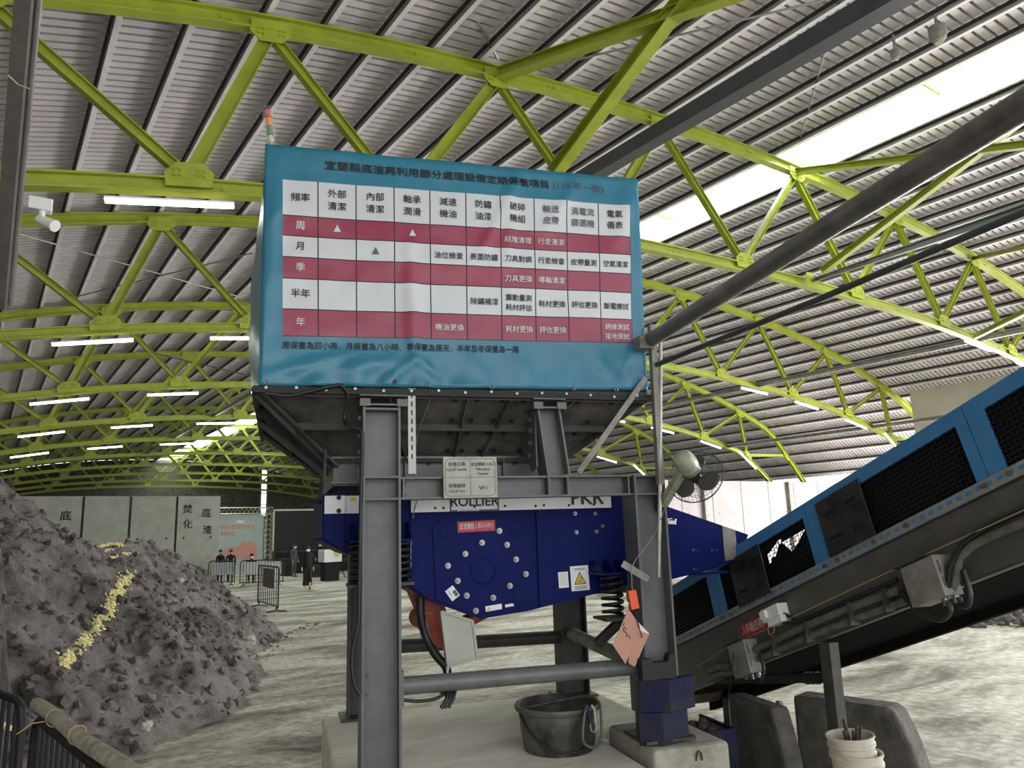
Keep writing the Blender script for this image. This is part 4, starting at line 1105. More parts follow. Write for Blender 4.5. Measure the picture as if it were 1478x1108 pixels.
# ================================================================== BELT CONVEYOR
CROT = math.atan2(CD[0], -CD[1])
M['conv'] = mat('conveyor_frame_paint', (0.115, 0.112, 0.10), 0.5, 0.1, var=0.35, scale=4, bump=0.06)
M['pitch'] = mat('black_rubber_and_shade', (0.012, 0.012, 0.011), 0.95, spec=0.03)  # matte black for the belt rubber and the painted shade beneath it
cv = thing('belt_conveyor', 'inclined belt conveyor with sky blue guards over a dark steel frame', 'conveyor', K(0.5, 0.08, 0) * A3(1, 1, 0), 0)
S0, S1 = -2.3, 4.6
def K2(s, n, z): return K(s - 0.23 * (z - 1.49), n, z)
mb = MB().fbox(K, S0, S1, 0.0, 0.012, 1.0, 1.41).fbox(K, S0, S1, 0.0, 0.08, 0.99, 1.005).fbox(K, S0, S1, 0.0, 0.08, 1.40, 1.412)
mb.build('side_frame', M['conv'], cv, smooth=0)
mb = MB().fbox(K, S0, S1, 0.94, 0.952, .915, 1.41).fbox(K, S0, S1, 0.952, 1.02, .915, .927)
mb.build('side_frame', M['pitch'], cv, smooth=0)  # far frame coloured black to paint in the shade on its inner face
MB().fbox(K, -.80, S1, 0.07, 0.94, 0.985, 0.992).build('under_shade_sheet', M['pitch'], cv, smooth=0)  # added black sheet, stands in for the darkness below the belt
mb = MB()
mb.prism([(.08, 1.44), (.25, 1.34), (.70, 1.34), (.87, 1.44), (.87, 1.45), (.70, 1.352), (.25, 1.352), (.08, 1.45)], lambda n, z, d: K(d, n, z), S0, S1)
mb.build('belt', M['pitch'], cv, smooth=0)
MB().fbox(K, S0 + .1, S1, 0.12, 0.83, 1.05, 1.062).build('return_belt', M['pitch'], cv, smooth=0)
mb = MB(); 
for s in np.arange(-2.0, S1, 0.7): mb.tube(K(s, .22, 1.30), K(s, .73, 1.30), .045, 12)
mb.build('roller', M['greyd'], cv)
MB().tube(K(S0 + .15, .06, 1.16), K(S0 + .15, .90, 1.16), .17, 24).build('tail_drum', M['rust'], cv)
mb = MB().fbox(K, -1.70, S1, -0.012, -0.006, 1.425, 1.492).fbox(K, -1.70, S1, -0.012, 0.03, 1.419, 1.426)
s = -1.66; mb.mi = 1
while s < S1: mb.fbox(K, s, s + 0.036, -0.0135, -0.012, 1.448, 1.470); s += 0.066
mb.build('slotted_angle', [M['galv'], M['blue']], cv, smooth=0)
mb = MB()
for s in (-1.45, -1.1, -.62, -.5, .05, .63, .75, 1.08, 1.35, 1.9, 2.05): mb.disc(K(s, -0.012, 1.455), -CN, 0.016, 0.022, 6)
mb.build('angle_bolt', M['bolt'], cv)
mb = MB()
for s in (-1.25, -.25, .78, 1.5, 2.3): mb.disc(K(s, 0, 1.385), -CN, 0.012, 0.02, 6)
mb.build('frame_bolt', M['bolt'], cv)
ZT, ZO1, ZO0, ZB = 1.955, 1.862, 1.490, 1.430
def guard(s0, s1, opens, n0=-0.006, dirn=1):
    mb = MB()
    mb.fbox(K2, s0, s1, n0, n0 + .02, ZO1, ZT); mb.fbox(K2, s0, s1, n0, n0 + .02, ZB, ZO0)
    xs = [s0] + [v for o in opens for v in o] + [s1]
    for a, b in zip(xs[::2], xs[1::2]): mb.fbox(K2, a, b, n0, n0 + .02, ZO0, ZO1)
    mb.fbox(K2, s0, s1, n0 + .02, n0 + .06, ZT - .02, ZT)
    g_ = mb.build('guard_panel', M['blue'], cv, smooth=0)
    for a, b in opens:
        m2 = MB(); h = ZO1 - ZO0; pitch = 0.030; t = 0.0055
        nb = int((b - a + h * 1.2) / pitch) + 1
        for k in range(int(h / pitch) + 1):                # wavy long strands of the expanded mesh
            z = ZO0 + k * pitch; m = int((b - a) / 0.03)
            pts0, pts1 = [], []
            for i in range(m + 1):
                s_ = a + (b - a) * i / m; dz = 0.006 * (1 if (i + k) % 2 else -1)
                z0 = min(ZO1, max(ZO0, z + dz))
                pts0.append(K2(s_, n0 + .006, z0)); pts1.append(K2(s_, n0 + .010, z0 + t * 1.4))
            m2.add(pts0 + pts1, [(i, i + 1, m + 2 + i, m + 1 + i) for i in range(m)])
        for i in range(int((b - a) / 0.03)):
            for k in range(int(h / pitch)):
                if (i + k) % 2: continue
                s_ = a + .03 * i; z = ZO0 + k * pitch + .004
                m2.add([K2(s_ - .004, n0 + .006, z), K2(s_ + .004, n0 + .006, z), K2(s_ + .004, n0 + .01, z + pitch), K2(s_ - .004, n0 + .01, z + pitch)], [(0, 1, 2, 3)])
        m2.build('guard_mesh', M['mesh'], g_, smooth=0, recalc=False)
    return g_
guard(-1.75, -.652, [(-1.55, -.74)])
guard(-.648, .558, [(-.57, .52)])
guard(.562, 1.918, [(.70, 1.845)])
guard(1.924, 3.20, [(2.03, 3.10)])
guard(3.206, 4.5, [(3.30, 4.4)])
# rubber skirt behind the mesh, torn open in one place
mb = MB()
def sk_(s0, s1, z0, z1): mb.fbox(K2, s0, s1, .05, .056, z0, z1)
sk_(-1.75, .00, ZB, ZT); sk_(.46, 4.5, ZB, ZT); sk_(.00, .46, ZB, 1.69); sk_(.00, .46, 1.83, ZT)
# jagged torn edges round the two gaps
mb.prism([(.00, 1.69), (.02, 1.69), (.05, 1.735), (.09, 1.725), (.15, 1.79), (.16, 1.83), (0.04, 1.80), (0.0, 1.75)][:5] + [(.20, 1.69)], lambda s, z, d: K2(s, d, z), .05, .056)
mb.prism([(.15, 1.83), (.16, 1.795), (.19, 1.80), (.27, 1.69), (.15, 1.69)], lambda s, z, d: K2(s, d, z), .05, .056)
mb.prism([(.27, 1.69), (.46, 1.69), (.46, 1.80), (.36, 1.735)], lambda s, z, d: K2(s, d, z), .05, .056)
mb.prism([(.00, 1.83), (.00, 1.77), (.12, 1.815), (.15, 1.83)], lambda s, z, d: K2(s, d, z), .05, .056)
mb.prism([(.19, 1.83), (.19, 1.80), (.46, 1.80), (.46, 1.83)], lambda s, z, d: K2(s, d, z), .05, .056)
mb.build('rubber_skirt', M['pitch'], cv, smooth=0)
mb = MB()
for a, b in ((-1.75, -.65), (-.645, .555), (.56, 1.92), (1.925, 3.2), (3.205, 4.5)):
    for z0, z1 in ((ZO1, ZT), (ZB, ZO0)): mb.fbox(K2, a, b, .93, .95, z0, z1)
    for s0_, s1_ in ((a, a + .1), (b - .1, b)): mb.fbox(K2, s0_, s1_, .93, .95, ZO0, ZO1)
mb.build('far_guard', M['blue'], cv, smooth=0)
MB().fbox(K2, -.93, -.47, -.012, .05, 1.955, 1.995).build('edge_plate', M['dusty'], cv, smooth=0)
# legs
def leg(s, n, w, m='greyd', top=.97):
    p = K(s, n, top); q = A3(p[0], p[1], 0.0)
    MB().bar(q, p, w, w * .8, up=CN).box(q[0] - .1, q[0] + .1, q[1] - .1, q[1] + .1, 0, .012).build('leg', M[m], cv, smooth=0)
leg(.52, .03, .10); leg(-.98, .78, .05, 'dusty', .78); leg(4.5, .06, .12); leg(4.5, .9, .12); leg(-1.9, .06, .10); leg(-1.9, .9, .10)
mb = MB().tube(K(.46, .06, .74), K(-.9, .06, 1.12) + A3(0, 0, -.10), .035, 16)
for t in (.08, .12, .16): mb.disc(K(.46, .06, .74) + (K(-.9, .06, 1.02) - K(.46, .06, .74)) * t, K(-.9, .06, 1.02) - K(.46, .06, .74), .045, .015, 16)
mb.build('cross_tube', M['rubber'], cv)
# grey conduits along the frame
mb = MB()
for z0, n, r, a, b in ((1.105, -.045, .026, -.27, 1.26), (1.03, -.035, .022, -.22, 1.28)):
    mb.path([K(a - .10, n - .02, z0 - .12), K(a - .085, n - .02, z0 - .03)] + [K(s, n, z0 + .01 * math.sin(s * 3)) for s in np.linspace(a, b, 10)], r, 10)
mb.path([K(1.62, -.06, .96), K(1.67, -.06, 1.03), K(1.70, -.05, 1.13), K(1.80, -.05, 1.17)] + [K(s, -.045, 1.175) for s in np.linspace(1.95, 3.4, 7)], .024, 10)
mb.build('conduit', M['hose'], cv)
for s in (.05, .42, .85, 1.15): MB().fbox(K, s, s + .018, -.085, 0, .995, 1.14).build('conduit_clip', M['greyd'], cv, smooth=0)
mb = MB()
mb.path([K(1.60, -.09, .97), K(1.64, -.10, 1.0), K(1.66, -.08, 1.10), K(1.74, -.06, 1.20)] + [K(s, -.05, 1.235) for s in np.linspace(1.9, 3.4, 7)], .020, 10)
mb.build('cable_run', M['black'], cv); mb = MB()
mb.path([K(.05, -.05, 1.265), K(.20, -.05, 1.19), K(.38, -.05, 1.16)] + [K(s, -.05, 1.16) for s in np.linspace(.55, 1.25, 5)], .014, 8)
mb.build('cable_run', M['black'], cv); mb = MB()
mb.path([K(-.8, -.05, 1.08), K(-.65, -.07, 1.08), K(-.5, -.06, 1.04)], .03, 10)
mb.build('cable_run', M['hose'], cv); mb = MB()
mb.path([K(-.8, -.05, 1.02), K(-.65, -.07, 1.02), K(-.5, -.06, 1.0)], .025, 10)
mb.build('cable_run', M['hose'], cv)
# pull cord
mb = MB().path([K(-1.0, -.06, 1.15), K(-.5, -.06, 1.205), K(0.02, -.06, 1.205), K(1.5, -.07, 1.225), K(3.4, -.07, 1.23)], .0035, 6)
mb.build('pull_cord', M['yrope'], cv)
sw = thing('pull_switch', 'cream pull-cord switch box beside the red conveyor sticker', 'switch', K(.08, -.06, 1.22))
MB().fbox(K2, -.06, .14, -.10, -.002, 1.245, 1.345).fbox(K2, -.05, .02, -.125, -.10, 1.27, 1.33).fbox(K2, .0, .16, -.11, -.01, 1.20, 1.25).build('switch_body', M['label'], sw, smooth=0, bevel=.006)
rg = [K(.05 + .035 * math.cos(t), -.07, 1.185 + .035 * math.sin(t)) for t in np.linspace(0, 2 * PI, 17)[:-1]]
MB().path(rg, .004, 6, closed=True).build('cord_ring', M['yrope'], sw)
MB().tube(K(.14, -.05, 1.28), K(.27, -.05, 1.21), .016, 10).build('cable_gland', M['black'], sw)
def jbox(s0, s1, z0, z1, dn, label):
    j = thing('junction_box', label, 'electrical box', K((s0 + s1) / 2, -dn / 2, z0))
    MB().fbox(K2, s0, s1, -dn, 0, z0, z1).build('box_body', M['dusty'], j, smooth=0, bevel=.004)
    MB().fbox(K2, s0 - .03, s1 - .02, -dn * 1.15, 0, z1 + .005, z1 + .012).build('rain_hood', M['greyd'], j, smooth=0)
    mb = MB()
    for a, b in ((.2, .45), (.55, .85)): mb.fbox(K2, s1, s1 + .006, -dn * .86, -dn * .80, z0 + (z1 - z0) * a, z0 + (z1 - z0) * b)
    mb.build('latch', M['bolt'], j, smooth=0)
    mb = MB()
    for s_, n_ in ((s0 + .7 * (s1 - s0), -dn * .5), (s1 - .02, -dn * .35)): mb.tube(K2(s_, n_, z0), K2(s_, n_, z0 - .04), .02, 12)
    mb.build('gland', M['bolt'], j)
    return j
jbox(1.30, 1.535, .945, 1.19, .15, 'larger dusty grey junction box hanging on the conveyor frame, right of the pull switch')
jbox(-.50, -.29, .925, 1.19, .13, 'smaller dusty grey junction box low on the conveyor frame, below the red sticker')
cable([K2(1.47, -.075, .93), K2(1.47, -.075, .87), K2(1.40, -.09, .84), K2(1.30, -.10, .91), K2(1.22, -.07, 1.02), K2(1.17, -.05, 1.08)], .018, 'black hose looping under the larger junction box', 'black', 'hose', cat='hose', n=10)
cable([K2(1.53, -.05, .93), K2(1.535, -.05, .885), K2(1.575, -.06, .87), K2(1.61, -.06, .93), K2(1.62, -.05, 1.06)], .018, 'second black hose looping right of the larger junction box', 'black', 'hose', cat='hose', n=10)
cable([K2(-.33, -.06, .92), K2(-.32, -.06, .87), K2(-.27, -.07, .85), K2(-.22, -.06, .93), K2(-.23, -.05, 1.05)], .015, 'black hose looping under the smaller junction box', 'black', 'hose', cat='hose', n=10)
cable([K(-.35, -.04, 1.38), K(-.37, -.10, 1.2), K2(-.46, -.16, 1.0), K2(-.62, -.16, .75), K2(-.80, -.1, .55), A3(*(W(2.72, .42, .46)))], .005, 'thin black wire hanging from the red sticker down to the blue tray', 'black', 'wire', cat='wire')
rs = thing('red_sticker', 'red conveyor sticker with white characters on the dark frame', 'sticker', K(-.24, -.01, 1.22))
def RS(x, y, e=0): return K2(-.245 + x, -.004 - e, 1.278 + y)
MB().fbox(lambda a, b, c: RS(a, c, b), -.20, .20, 0, .003, -.055, .055).build('sticker_body', M['red'], rs, smooth=0)
text_mb('入料輸送帶(W1)', .085, lambda x, y: RS(x, y, .0045), bold=.02, sx=.60).build('lettering', M['label'], rs, smooth=0, recalc=False)
def placard(s0, s1, z0, z1, label):
    p = thing('equipment_plate', label, 'sign', K2((s0 + s1) / 2, -.02, z0))
    MB().fbox(K2, s0, s1, -.030, -.022, z0, z1).build('plate', M['rust2'], p, smooth=0, bevel=.003)
    mb = MB(); f = lambda x, y: K2((s0 + s1) / 2 + x, -.0315, (z0 + z1) / 2 + y)
    for t, x, y, s_ in (('設備名稱', -.10, .09, .034), ('EQUIP NAME', -.10, .05, .022), ('輸送帶', .10, .09, .034), ('Conveyor', .10, .05, .026), ('設備編號', -.10, -.09, .034), ('EQUIP NO', -.10, -.13, .022), ('CV1', .11, -.11, .05)):
        text_mb(t, s_, lambda a, b: f(x + a, y + b), mb, bold=.015)
    mb.build('lettering', M['ink'], p, smooth=0, recalc=False)
    mb = MB(); rect(mb, f, -.0015, .0015, -.17, .17); rect(mb, f, -(s1 - s0) / 2 + .02, (s1 - s0) / 2 - .02, -.0015, .0015); mb.build('etched_frame', M['ink'], p, smooth=0, recalc=False)
M['rust2'] = mat('grimy_plate', (0.075, 0.068, 0.060), 0.38, 0.5, color2=(0.035, 0.030, 0.026), scale=5, bump=.08)
placard(-.375, .025, 1.46, 1.862, 'grimy dark equipment plate covering the mesh of the lower guard, left of the torn hole')
placard(.685, 1.105, 1.49, 1.895, 'grimy dark equipment plate marked CV1 on the middle blue guard')

# ================================================================== FLOOR THINGS
def block(name, label, poly, fn, d0, d1, m, cat='concrete block', bevel=.02):
    o = MB().prism(poly, fn, d0, d1).build(name, M[m], smooth=0, bevel=bevel); return tag(o, label, cat)
plinth = block('concrete_plinth', 'broad pale concrete plinth under the machine posts', [(-.235, -1.2), (1.75, -1.2), (1.75, .52), (2.38, .52), (2.38, 2.2), (-.235, 2.2)], lambda u, v, z: W(u, v, z), 0, .42, 'plinth' if 'plinth' in M else 'concd')
M['plinth'] = mat('dusty_plinth', (0.88, 0.86, 0.74), 0.85, color2=(0.56, 0.53, 0.43), scale=1.6, stretch=(.5, 1.6, 1), thresh=(.32, .62), bump=.3, bscale=18, detail=9)
plinth.data.materials[0] = M['plinth']
b1_ = block('concrete_block', 'pale cube-shaped concrete block under the right front post with a lifting hook', [(1.79, -.26), (2.37, -.26), (2.37, .5), (1.79, .5)], lambda u, v, z: W(u, v, z), 0, .525, 'concd', bevel=.03)
hk = MB().path([W(2.10, -.262, .43), W(2.10, -.275, .475), W(2.115, -.278, .495), W(2.135, -.275, .48), W(2.145, -.262, .43)], .006, 8).build('lifting_hook', M['rust'], b1_)
block('concrete_block', 'dark stained concrete block lying under the low end of the conveyor', [(.06, 0), (.10, .30), (.20, .585), (.80, .585), (.80, 0)], lambda v, z, u: W(3.04 + u, v, z), 0, .17, 'concdark', bevel=.03)
bd = unit(A3(.19, -.36, 0)); bu = A3(bd[1] * -1, bd[0], 0)
block('concrete_block', 'dark concrete block with a sloping rough end behind the white pails', [(-.45, 0), (.50, 0), (.43, .35), (.34, .58), (.28, .61), (-.45, .61)], lambda a_, z, d: W(3.60, .0, 0) + MU * (bd[0] * a_ + bu[0] * d) + MV * (bd[1] * a_ + bu[1] * d) + A3(0, 0, z), 0, .26, 'concdark', bevel=.03)

# blue guard boxes around the right post foot
dg_ = mthing('blue_guard_box', 'two scuffed dark blue steel boxes stacked in front of the right post foot', 'guard box', 1.98, -.16, .525)
MB().prism([(1.755, -.125), (1.90, -.20), (2.13, -.14), (2.13, -.115), (1.755, -.115)], lambda u, v, z: W(u, v, z), .528, .74).build('lower_box', M['navyd'], dg_, smooth=0, bevel=.006)
MB().prism([(1.77, -.125), (1.955, -.225), (2.19, -.15), (2.19, -.115), (1.77, -.115)], lambda u, v, z: W(u, v, z), .742, .955).build('upper_box', M['navyd'], dg_, smooth=0, bevel=.006)
MB().prism([(1.77, .955), (1.77, 1.10), (1.84, 1.10), (1.86, 1.07), (1.97, 1.07), (1.99, 1.12), (2.03, 1.12), (2.03, .955)], lambda u, z, d: W(u, -.20 + d, z), 0, .075).build('greasy_bracket', M['rubber'], dg_, smooth=0, bevel=.006)
tr_ = mthing('blue_tray', 'scuffed blue steel tray of debris behind the pale block', 'tray', 2.66, .55, 0)
MB().wbox(2.50, 2.83, .38, .40, 0, .42).wbox(2.50, 2.52, .40, .9, 0, .42).wbox(2.81, 2.83, .40, .9, 0, .42).wbox(2.52, 2.81, .40, .9, .30, .34).build('tray_body', M['navyd'], tr_, smooth=0)
mb = MB()
for i in range(26): mb.ball(W(2.56 + random.random() * .22, .45 + random.random() * .35, .36 + random.random() * .05), .02 + .025 * random.random(), 4)
o = mb.build('debris', M['rust'], tr_); o['kind'] = 'stuff'

# rubber tub with a hose over its rim
tb = mthing('rubber_tub', 'big black rubber tub with dusty sides standing under the front pipe brace', 'tub', 1.37, .44, .42)
tc_ = W(1.37, .44, .42)
MB().lathe([(.255, .0), (.262, .02), (.295, .27), (.315, .28), (.322, .30), (.315, .318), (.300, .318), (.288, .30), (.245, .03), (.0001, .03)], tc_, n=48).build('tub_body', M['tub'], tb, smooth=40)
hn = [tc_ + A3(0, 0, .29) + MU * (-.30 * math.cos(t)) + MV * (-.27 - .03) * 1.0 * math.sin(t) * .9 + A3(0, 0, -.26 * math.sin(t)) for t in np.linspace(0.02, PI * .62, 14)]
MB().path(hn, .008, 8).build('handle', M['black'], tb)
def TBp(a, r, z): return tc_ + MU * r * math.cos(a) + MV * r * math.sin(a) + A3(0, 0, z)
cable([TBp(2.6, .26, .27), TBp(2.2, .24, .26), TBp(1.5, .22, .27), TBp(.3, .25, .32), TBp(-.5, .30, .335), TBp(-.75, .34, .26), TBp(-.85, .345, .10), TBp(-1.1, .34, .06), TBp(-1.4, .345, .12), TBp(-1.35, .345, .28), TBp(-1.2, .32, .335), TBp(-1.0, .24, .31)], .010, 'dusty hose looped over the rim of the black rubber tub', 'hose', 'hose', cat='hose')
hs = mthing('hose_clamp', 'dark blue and brass hose fitting hooked on the tub rim', 'hose fitting', 1.45, .14, .70)
MB().path([TBp(-1.25, .335, .33), TBp(-1.24, .345, .29), TBp(-1.22, .348, .23)], .013, 8).build('grip', M['navyd'], hs)
MB().path([TBp(-1.10, .332, .34), TBp(-1.06, .348, .31), TBp(-1.06, .350, .22)], .010, 8).build('fitting', M['cream'], hs)
MB().path([TBp(-1.22, .349, .24), TBp(-1.20, .352, .18), TBp(-1.12, .352, .16), TBp(-1.05, .352, .19), TBp(-1.06, .35, .23)], .004, 6).build('hook', M['galv'], hs)

# nested white pails with scrap rods
def pail(name, c, r, h, label, tilt):
    t = thing(name, label, 'pail', c)
    ax_ = unit(A3(tilt[0], tilt[1], 1))
    k = r / .15
    MB().lathe([(.118 * k, 0), (.122 * k, .01), (.137 * k, h * .72), (.147 * k, h * .73), (.147 * k, h * .78), (.139 * k, h * .79), (.141 * k, h * .86), (.149 * k, h * .87), (.149 * k, h * .90), (.142 * k, h * .91), (.144 * k, h * .97), (.151 * k, h * .975), (.151 * k, h), (.138 * k, h), (.128 * k, h * .6), (.112 * k, .02), (.0001, .02)], c, ax_, 40).build('pail_body', M['pail'], t, smooth=30)
    return t
pB = at_depth(1240, 1093, 4.62); pB[2] = 0.045
p2 = pail('white_pail', pB, .147, .55, 'lower cream plastic pail of the nested pair beside the conveyor leg', (-.02, 0))
q = pB + A3(0, 0, .0)
MB().path([pB + A3(-.10, -.115, .45), pB + A3(-.02, -.155, .41), pB + A3(-.02, -.158, .34), pB + A3(-.07, -.15, .26)], .004, 6).build('bail_handle', M['galv'], p2)
pA = pB + A3(.0, .02, .195)
p1_ = pail('white_pail', pA, .143, .45, 'upper cream plastic pail holding scrap rods, nested in the lower pail', (-.045, .03))
for i in range(9):
    a = random.random() * 2 * PI; r = .07 * random.random()
    p0 = pA + A3(-.015 + r * math.cos(a), r * math.sin(a), .25); p1 = p0 + A3(random.uniform(-.05, .05), random.uniform(-.05, .05), .20 + .09 * random.random())
    tag(MB().path([p0, (p0 + p1) / 2 + A3(random.uniform(-.02, .02), 0, 0), p1], .007 + .006 * random.random(), 7).build('scrap_rod', M['rust']), 'short rusty scrap rod sticking out of the upper pail', 'rod', 'scrap rods in the upper pail')

# barrier with pole in the lower left corner
def barrier(name, label, A, B, h, nb, r=.02, mname='blackiron', pole=False, group=None, legs=True):
    A = np.array(A, float); B = np.array(B, float); t = thing(name, label, 'barrier', (A + B) / 2, 0, group)
    L_ = np.linalg.norm(B - A); d = (B - A) / L_; Z = A3(0, 0, 1); nrm = np.cross(d, Z); c = .12
    pts = [A + Z * .12, A + Z * (h - c), A + Z * (h - c * .3) + d * c * .3, A + Z * h + d * c, B + Z * h - d * c, B + Z * (h - c * .3) - d * c * .3, B + Z * (h - c), B + Z * .12]
    MB().path(pts, r, 10).tube(A + Z * .16, B + Z * .16, r * .8, 8).build('barrier_frame', M[mname], t)
    for i in range(1, nb):
        p = A + d * L_ * i / nb; MB().tube(p + Z * .16, p + Z * (h - .005), r * .5, 8).build('barrier_bar', M[mname], t)
    if legs:
        for P in (A + d * .15, B - d * .15):
            MB().path([P + Z * .15, P + nrm * .02 + Z * .05, P + nrm * .28 + Z * .015], r * .8, 8).path([P + Z * .15, P - nrm * .02 + Z * .05, P - nrm * .28 + Z * .015], r * .8, 8).build('barrier_foot', M[mname], t)
    return t
bA0 = on_z(52, 1024, 1.06); bA1 = on_z(170, 1116, 1.06); dd_ = unit(bA1 - bA0)
A_ = A3(bA0[0], bA0[1], 0)
barrier('crowd_barrier', 'black crowd barrier under the grey pole in the lower left corner', A_, A_ + dd_ * 2.0, 1.02, 16, .022)
c0 = on_z(2, 1000, 1.07); c1 = on_z(40, 1014, 1.07); dd2 = unit(c1 - c0); E_ = A3(c1[0], c1[1], 0) - A3(0.02, -0.03, 0)
barrier('crowd_barrier', 'black crowd barrier at the left edge with a rounded corner by the pole', E_ - dd2 * 2.0, E_, 1.07, 16, .024)
M['pole'] = mat('dusty_pole', (0.40, 0.375, 0.30), 0.8, color2=(0.20, 0.19, 0.15), scale=14, bump=0.2)
pl_ = thing('grey_pole', 'dusty grey pole lying along the top of the black barrier at lower left', 'pole', bA0)
MB().path([bA0 + dd_ * t * 2.1 + A3(0, 0, .032 + .008 * math.sin(t * 9)) for t in np.linspace(0.0, 1, 14)], .036, 14).build('pole_body', M['pole'], pl_)
for t in (.50, 1.02): MB().path([bA0 + dd_ * t + A3(0, 0, .03) + unit(np.cross(dd_, A3(0, 0, 1))) * .04 * math.cos(a) + A3(0, 0, .045 * math.sin(a)) for a in np.linspace(0, 2 * PI, 15)[:-1]], .0035, 6, closed=True).build('cable_tie', M['yrope'], pl_)
mb = MB()
mb.path([bA0 + dd_ * .50 + A3(-.045, 0, .02), bA0 + dd_ * .46 + A3(-.10, -.05, .02), bA0 + dd_ * .42 + A3(-.16, -.1, -.02)], .0035, 6)
mb.build('tie_tail', M['yrope'], pl_)

# ================================================================== ASH HEAP
TOE0 = A3(1.28, 9.06, 0); TD = unit(A3(.555, .83, 0)); TN = A3(-TD[1], TD[0], 0)
RIDGE = [(-3.0, 2.5), (0.0, 2.75), (1.6, 2.98), (2.5, 2.98), (3.1, 2.55), (3.9, 1.98), (5.2, 1.98), (6.9, 1.98), (7.8, 1.78), (8.6, 1.5), (10, 1.08), (11.7, .55), (13.0, .25), (14.0, .0)]
def ridge_h(t):
    for (a, ha), (b, hb) in zip(RIDGE, RIDGE[1:]):
        if a <= t <= b: return ha + (hb - ha) * (t - a) / (b - a)
    return 0 if t > 13 else 2.5
def heap_z(x, y):
    best = -1.0
    rx, ry = x - TOE0[0], y - TOE0[1]
    t0 = rx * TD[0] + ry * TD[1]; n0 = rx * TN[0] + ry * TN[1]
    wob = 0.45 * mnoise.noise(Vector((t0 * .55, 3.1, 0))) + .2 * mnoise.noise(Vector((t0 * 1.7, 8.1, 0)))
    for dt in (-1.2, -.6, 0, .6, 1.2):
        t = t0 + dt
        if t > 14: continue
        h = ridge_h(t); dist = math.hypot(dt * 1.2, n0 - 2.92 + wob); best = max(best, h - .80 * dist)
    # nearer lobe at the left edge
    for cx, cy, ch, k in ((-1.6, 9.2, 2.8, 1.1), (-1.2, 6.3, 1.5, 1.3)):
        best = max(best, ch - k * math.hypot(x - cx, y - cy) + .22 * mnoise.noise(Vector((x * 1.3, y * 1.3, 5))))
    e = min(1, max(0, (.50 - x + .10 * mnoise.noise(Vector((y * 2.2, x * 2, 3)))) / .42)); e = e * e * (3 - 2 * e)
    g = min(1, max(0, (y - 7.0) / .7)) * min(1, max(0, (9.6 - y) / .8))
    if e * g > .03: best = max(best, 2.25 * e * g - .1)
    if best > -.12:
        f = min(1, max(0, (best + .12) / .3))
        n = .16 * mnoise.noise(Vector((x * 1.1, y * 1.1, 2))) + .10 * mnoise.noise(Vector((x * 2.7, y * 2.7, 7)))
        r = mnoise.noise(Vector((x * 6, y * 6, 1))); n += .07 * r + .075 * abs(mnoise.noise(Vector((x * 11, y * 11, 4)))) + .035 * mnoise.noise(Vector((x * 24, y * 24, 6)))
        best += n * f
    return best
def heap_grid(x0, x1, y0, y1, st):
    nx = int((x1 - x0) / st); ny = int((y1 - y0) / st); Z = np.zeros((ny + 1, nx + 1))
    for j in range(ny + 1):
        for i in range(nx + 1): Z[j, i] = heap_z(x0 + i * st, y0 + j * st)
    mb = MB(); idx = {}
    def vid(i, j):
        if (i, j) not in idx: idx[(i, j)] = len(mb.v); mb.v.append((x0 + i * st, y0 + j * st, max(-.06, Z[j, i])))
        return idx[(i, j)]
    for j in range(ny):
        for i in range(nx):
            if max(Z[j, i], Z[j, i + 1], Z[j + 1, i], Z[j + 1, i + 1]) > -.03:
                mb.f.append([vid(i, j), vid(i + 1, j), vid(i + 1, j + 1), vid(i, j + 1)]); mb.m.append(0)
    return mb
hp_ = heap_grid(-3.2, 7.4, 5.2, 22.6, .055).build('ash_heap', M['ash'], smooth=50, recalc=False)
tag(hp_, 'long grey heap of bottom ash sloping down to the floor at left', 'heap')
# loose lumps and gravel on the heap and along its toe
def lumps(n, fn, label, name, smin, smax, m):
    mb = MB(); k = 0
    while k < n:
        r = fn()
        if r is None: continue
        x, y, z = r; s_ = smin + (smax - smin) * random.random() ** 3
        pts = []
        base = [(0, 0, 1), (.9, 0, .3), (.28, .85, .3), (-.72, .53, .3), (-.72, -.53, .3), (.28, -.85, .3), (.7, .5, -.4), (-.3, .8, -.4), (-.9, 0, -.4), (-.3, -.8, -.4), (.7, -.5, -.4)]
        a = random.random() * 6.28; ca, sa = math.cos(a), math.sin(a); fx, fy, fz = (random.uniform(.6, 1.4) for _ in range(3))
        for p in base:
            j_ = random.uniform(.75, 1.2); px_, py_ = p[0] * fx * j_, p[1] * fy * j_
            pts.append((x + s_ * (px_ * ca - py_ * sa), y + s_ * (px_ * sa + py_ * ca), z + s_ * (p[2] * fz * j_) * .8))
        mb.add(pts, [(0, 1, 2), (0, 2, 3), (0, 3, 4), (0, 4, 5), (0, 5, 1), (1, 6, 2), (2, 7, 3), (3, 8, 4), (4, 9, 5), (5, 10, 1), (6, 7, 2), (7, 8, 3), (8, 9, 4), (9, 10, 5), (10, 6, 1)]); k += 1
    return tag(mb.build(name, M[m], smooth=0), label, 'rubble', kind='stuff')
def on_heap():
    x = random.uniform(-2.5, 7); y = random.uniform(6.3, 21); z = heap_z(x, y)
    return (x, y, z + .005) if z > .02 else None
def on_toe():
    t = random.uniform(-1, 10.5); n = .55 - abs(random.gauss(0, .28)); p = TOE0 + TD * t + TN * n
    return (p[0], p[1], max(0, heap_z(p[0], p[1])) + .003)
lumps(5200, on_heap, 'loose ash lumps scattered over the grey heap', 'ash_lumps', .012, .10, 'ash')
lumps(500, on_toe, 'ash gravel spilled along the foot of the grey heap', 'ash_gravel', .006, .05, 'ash')
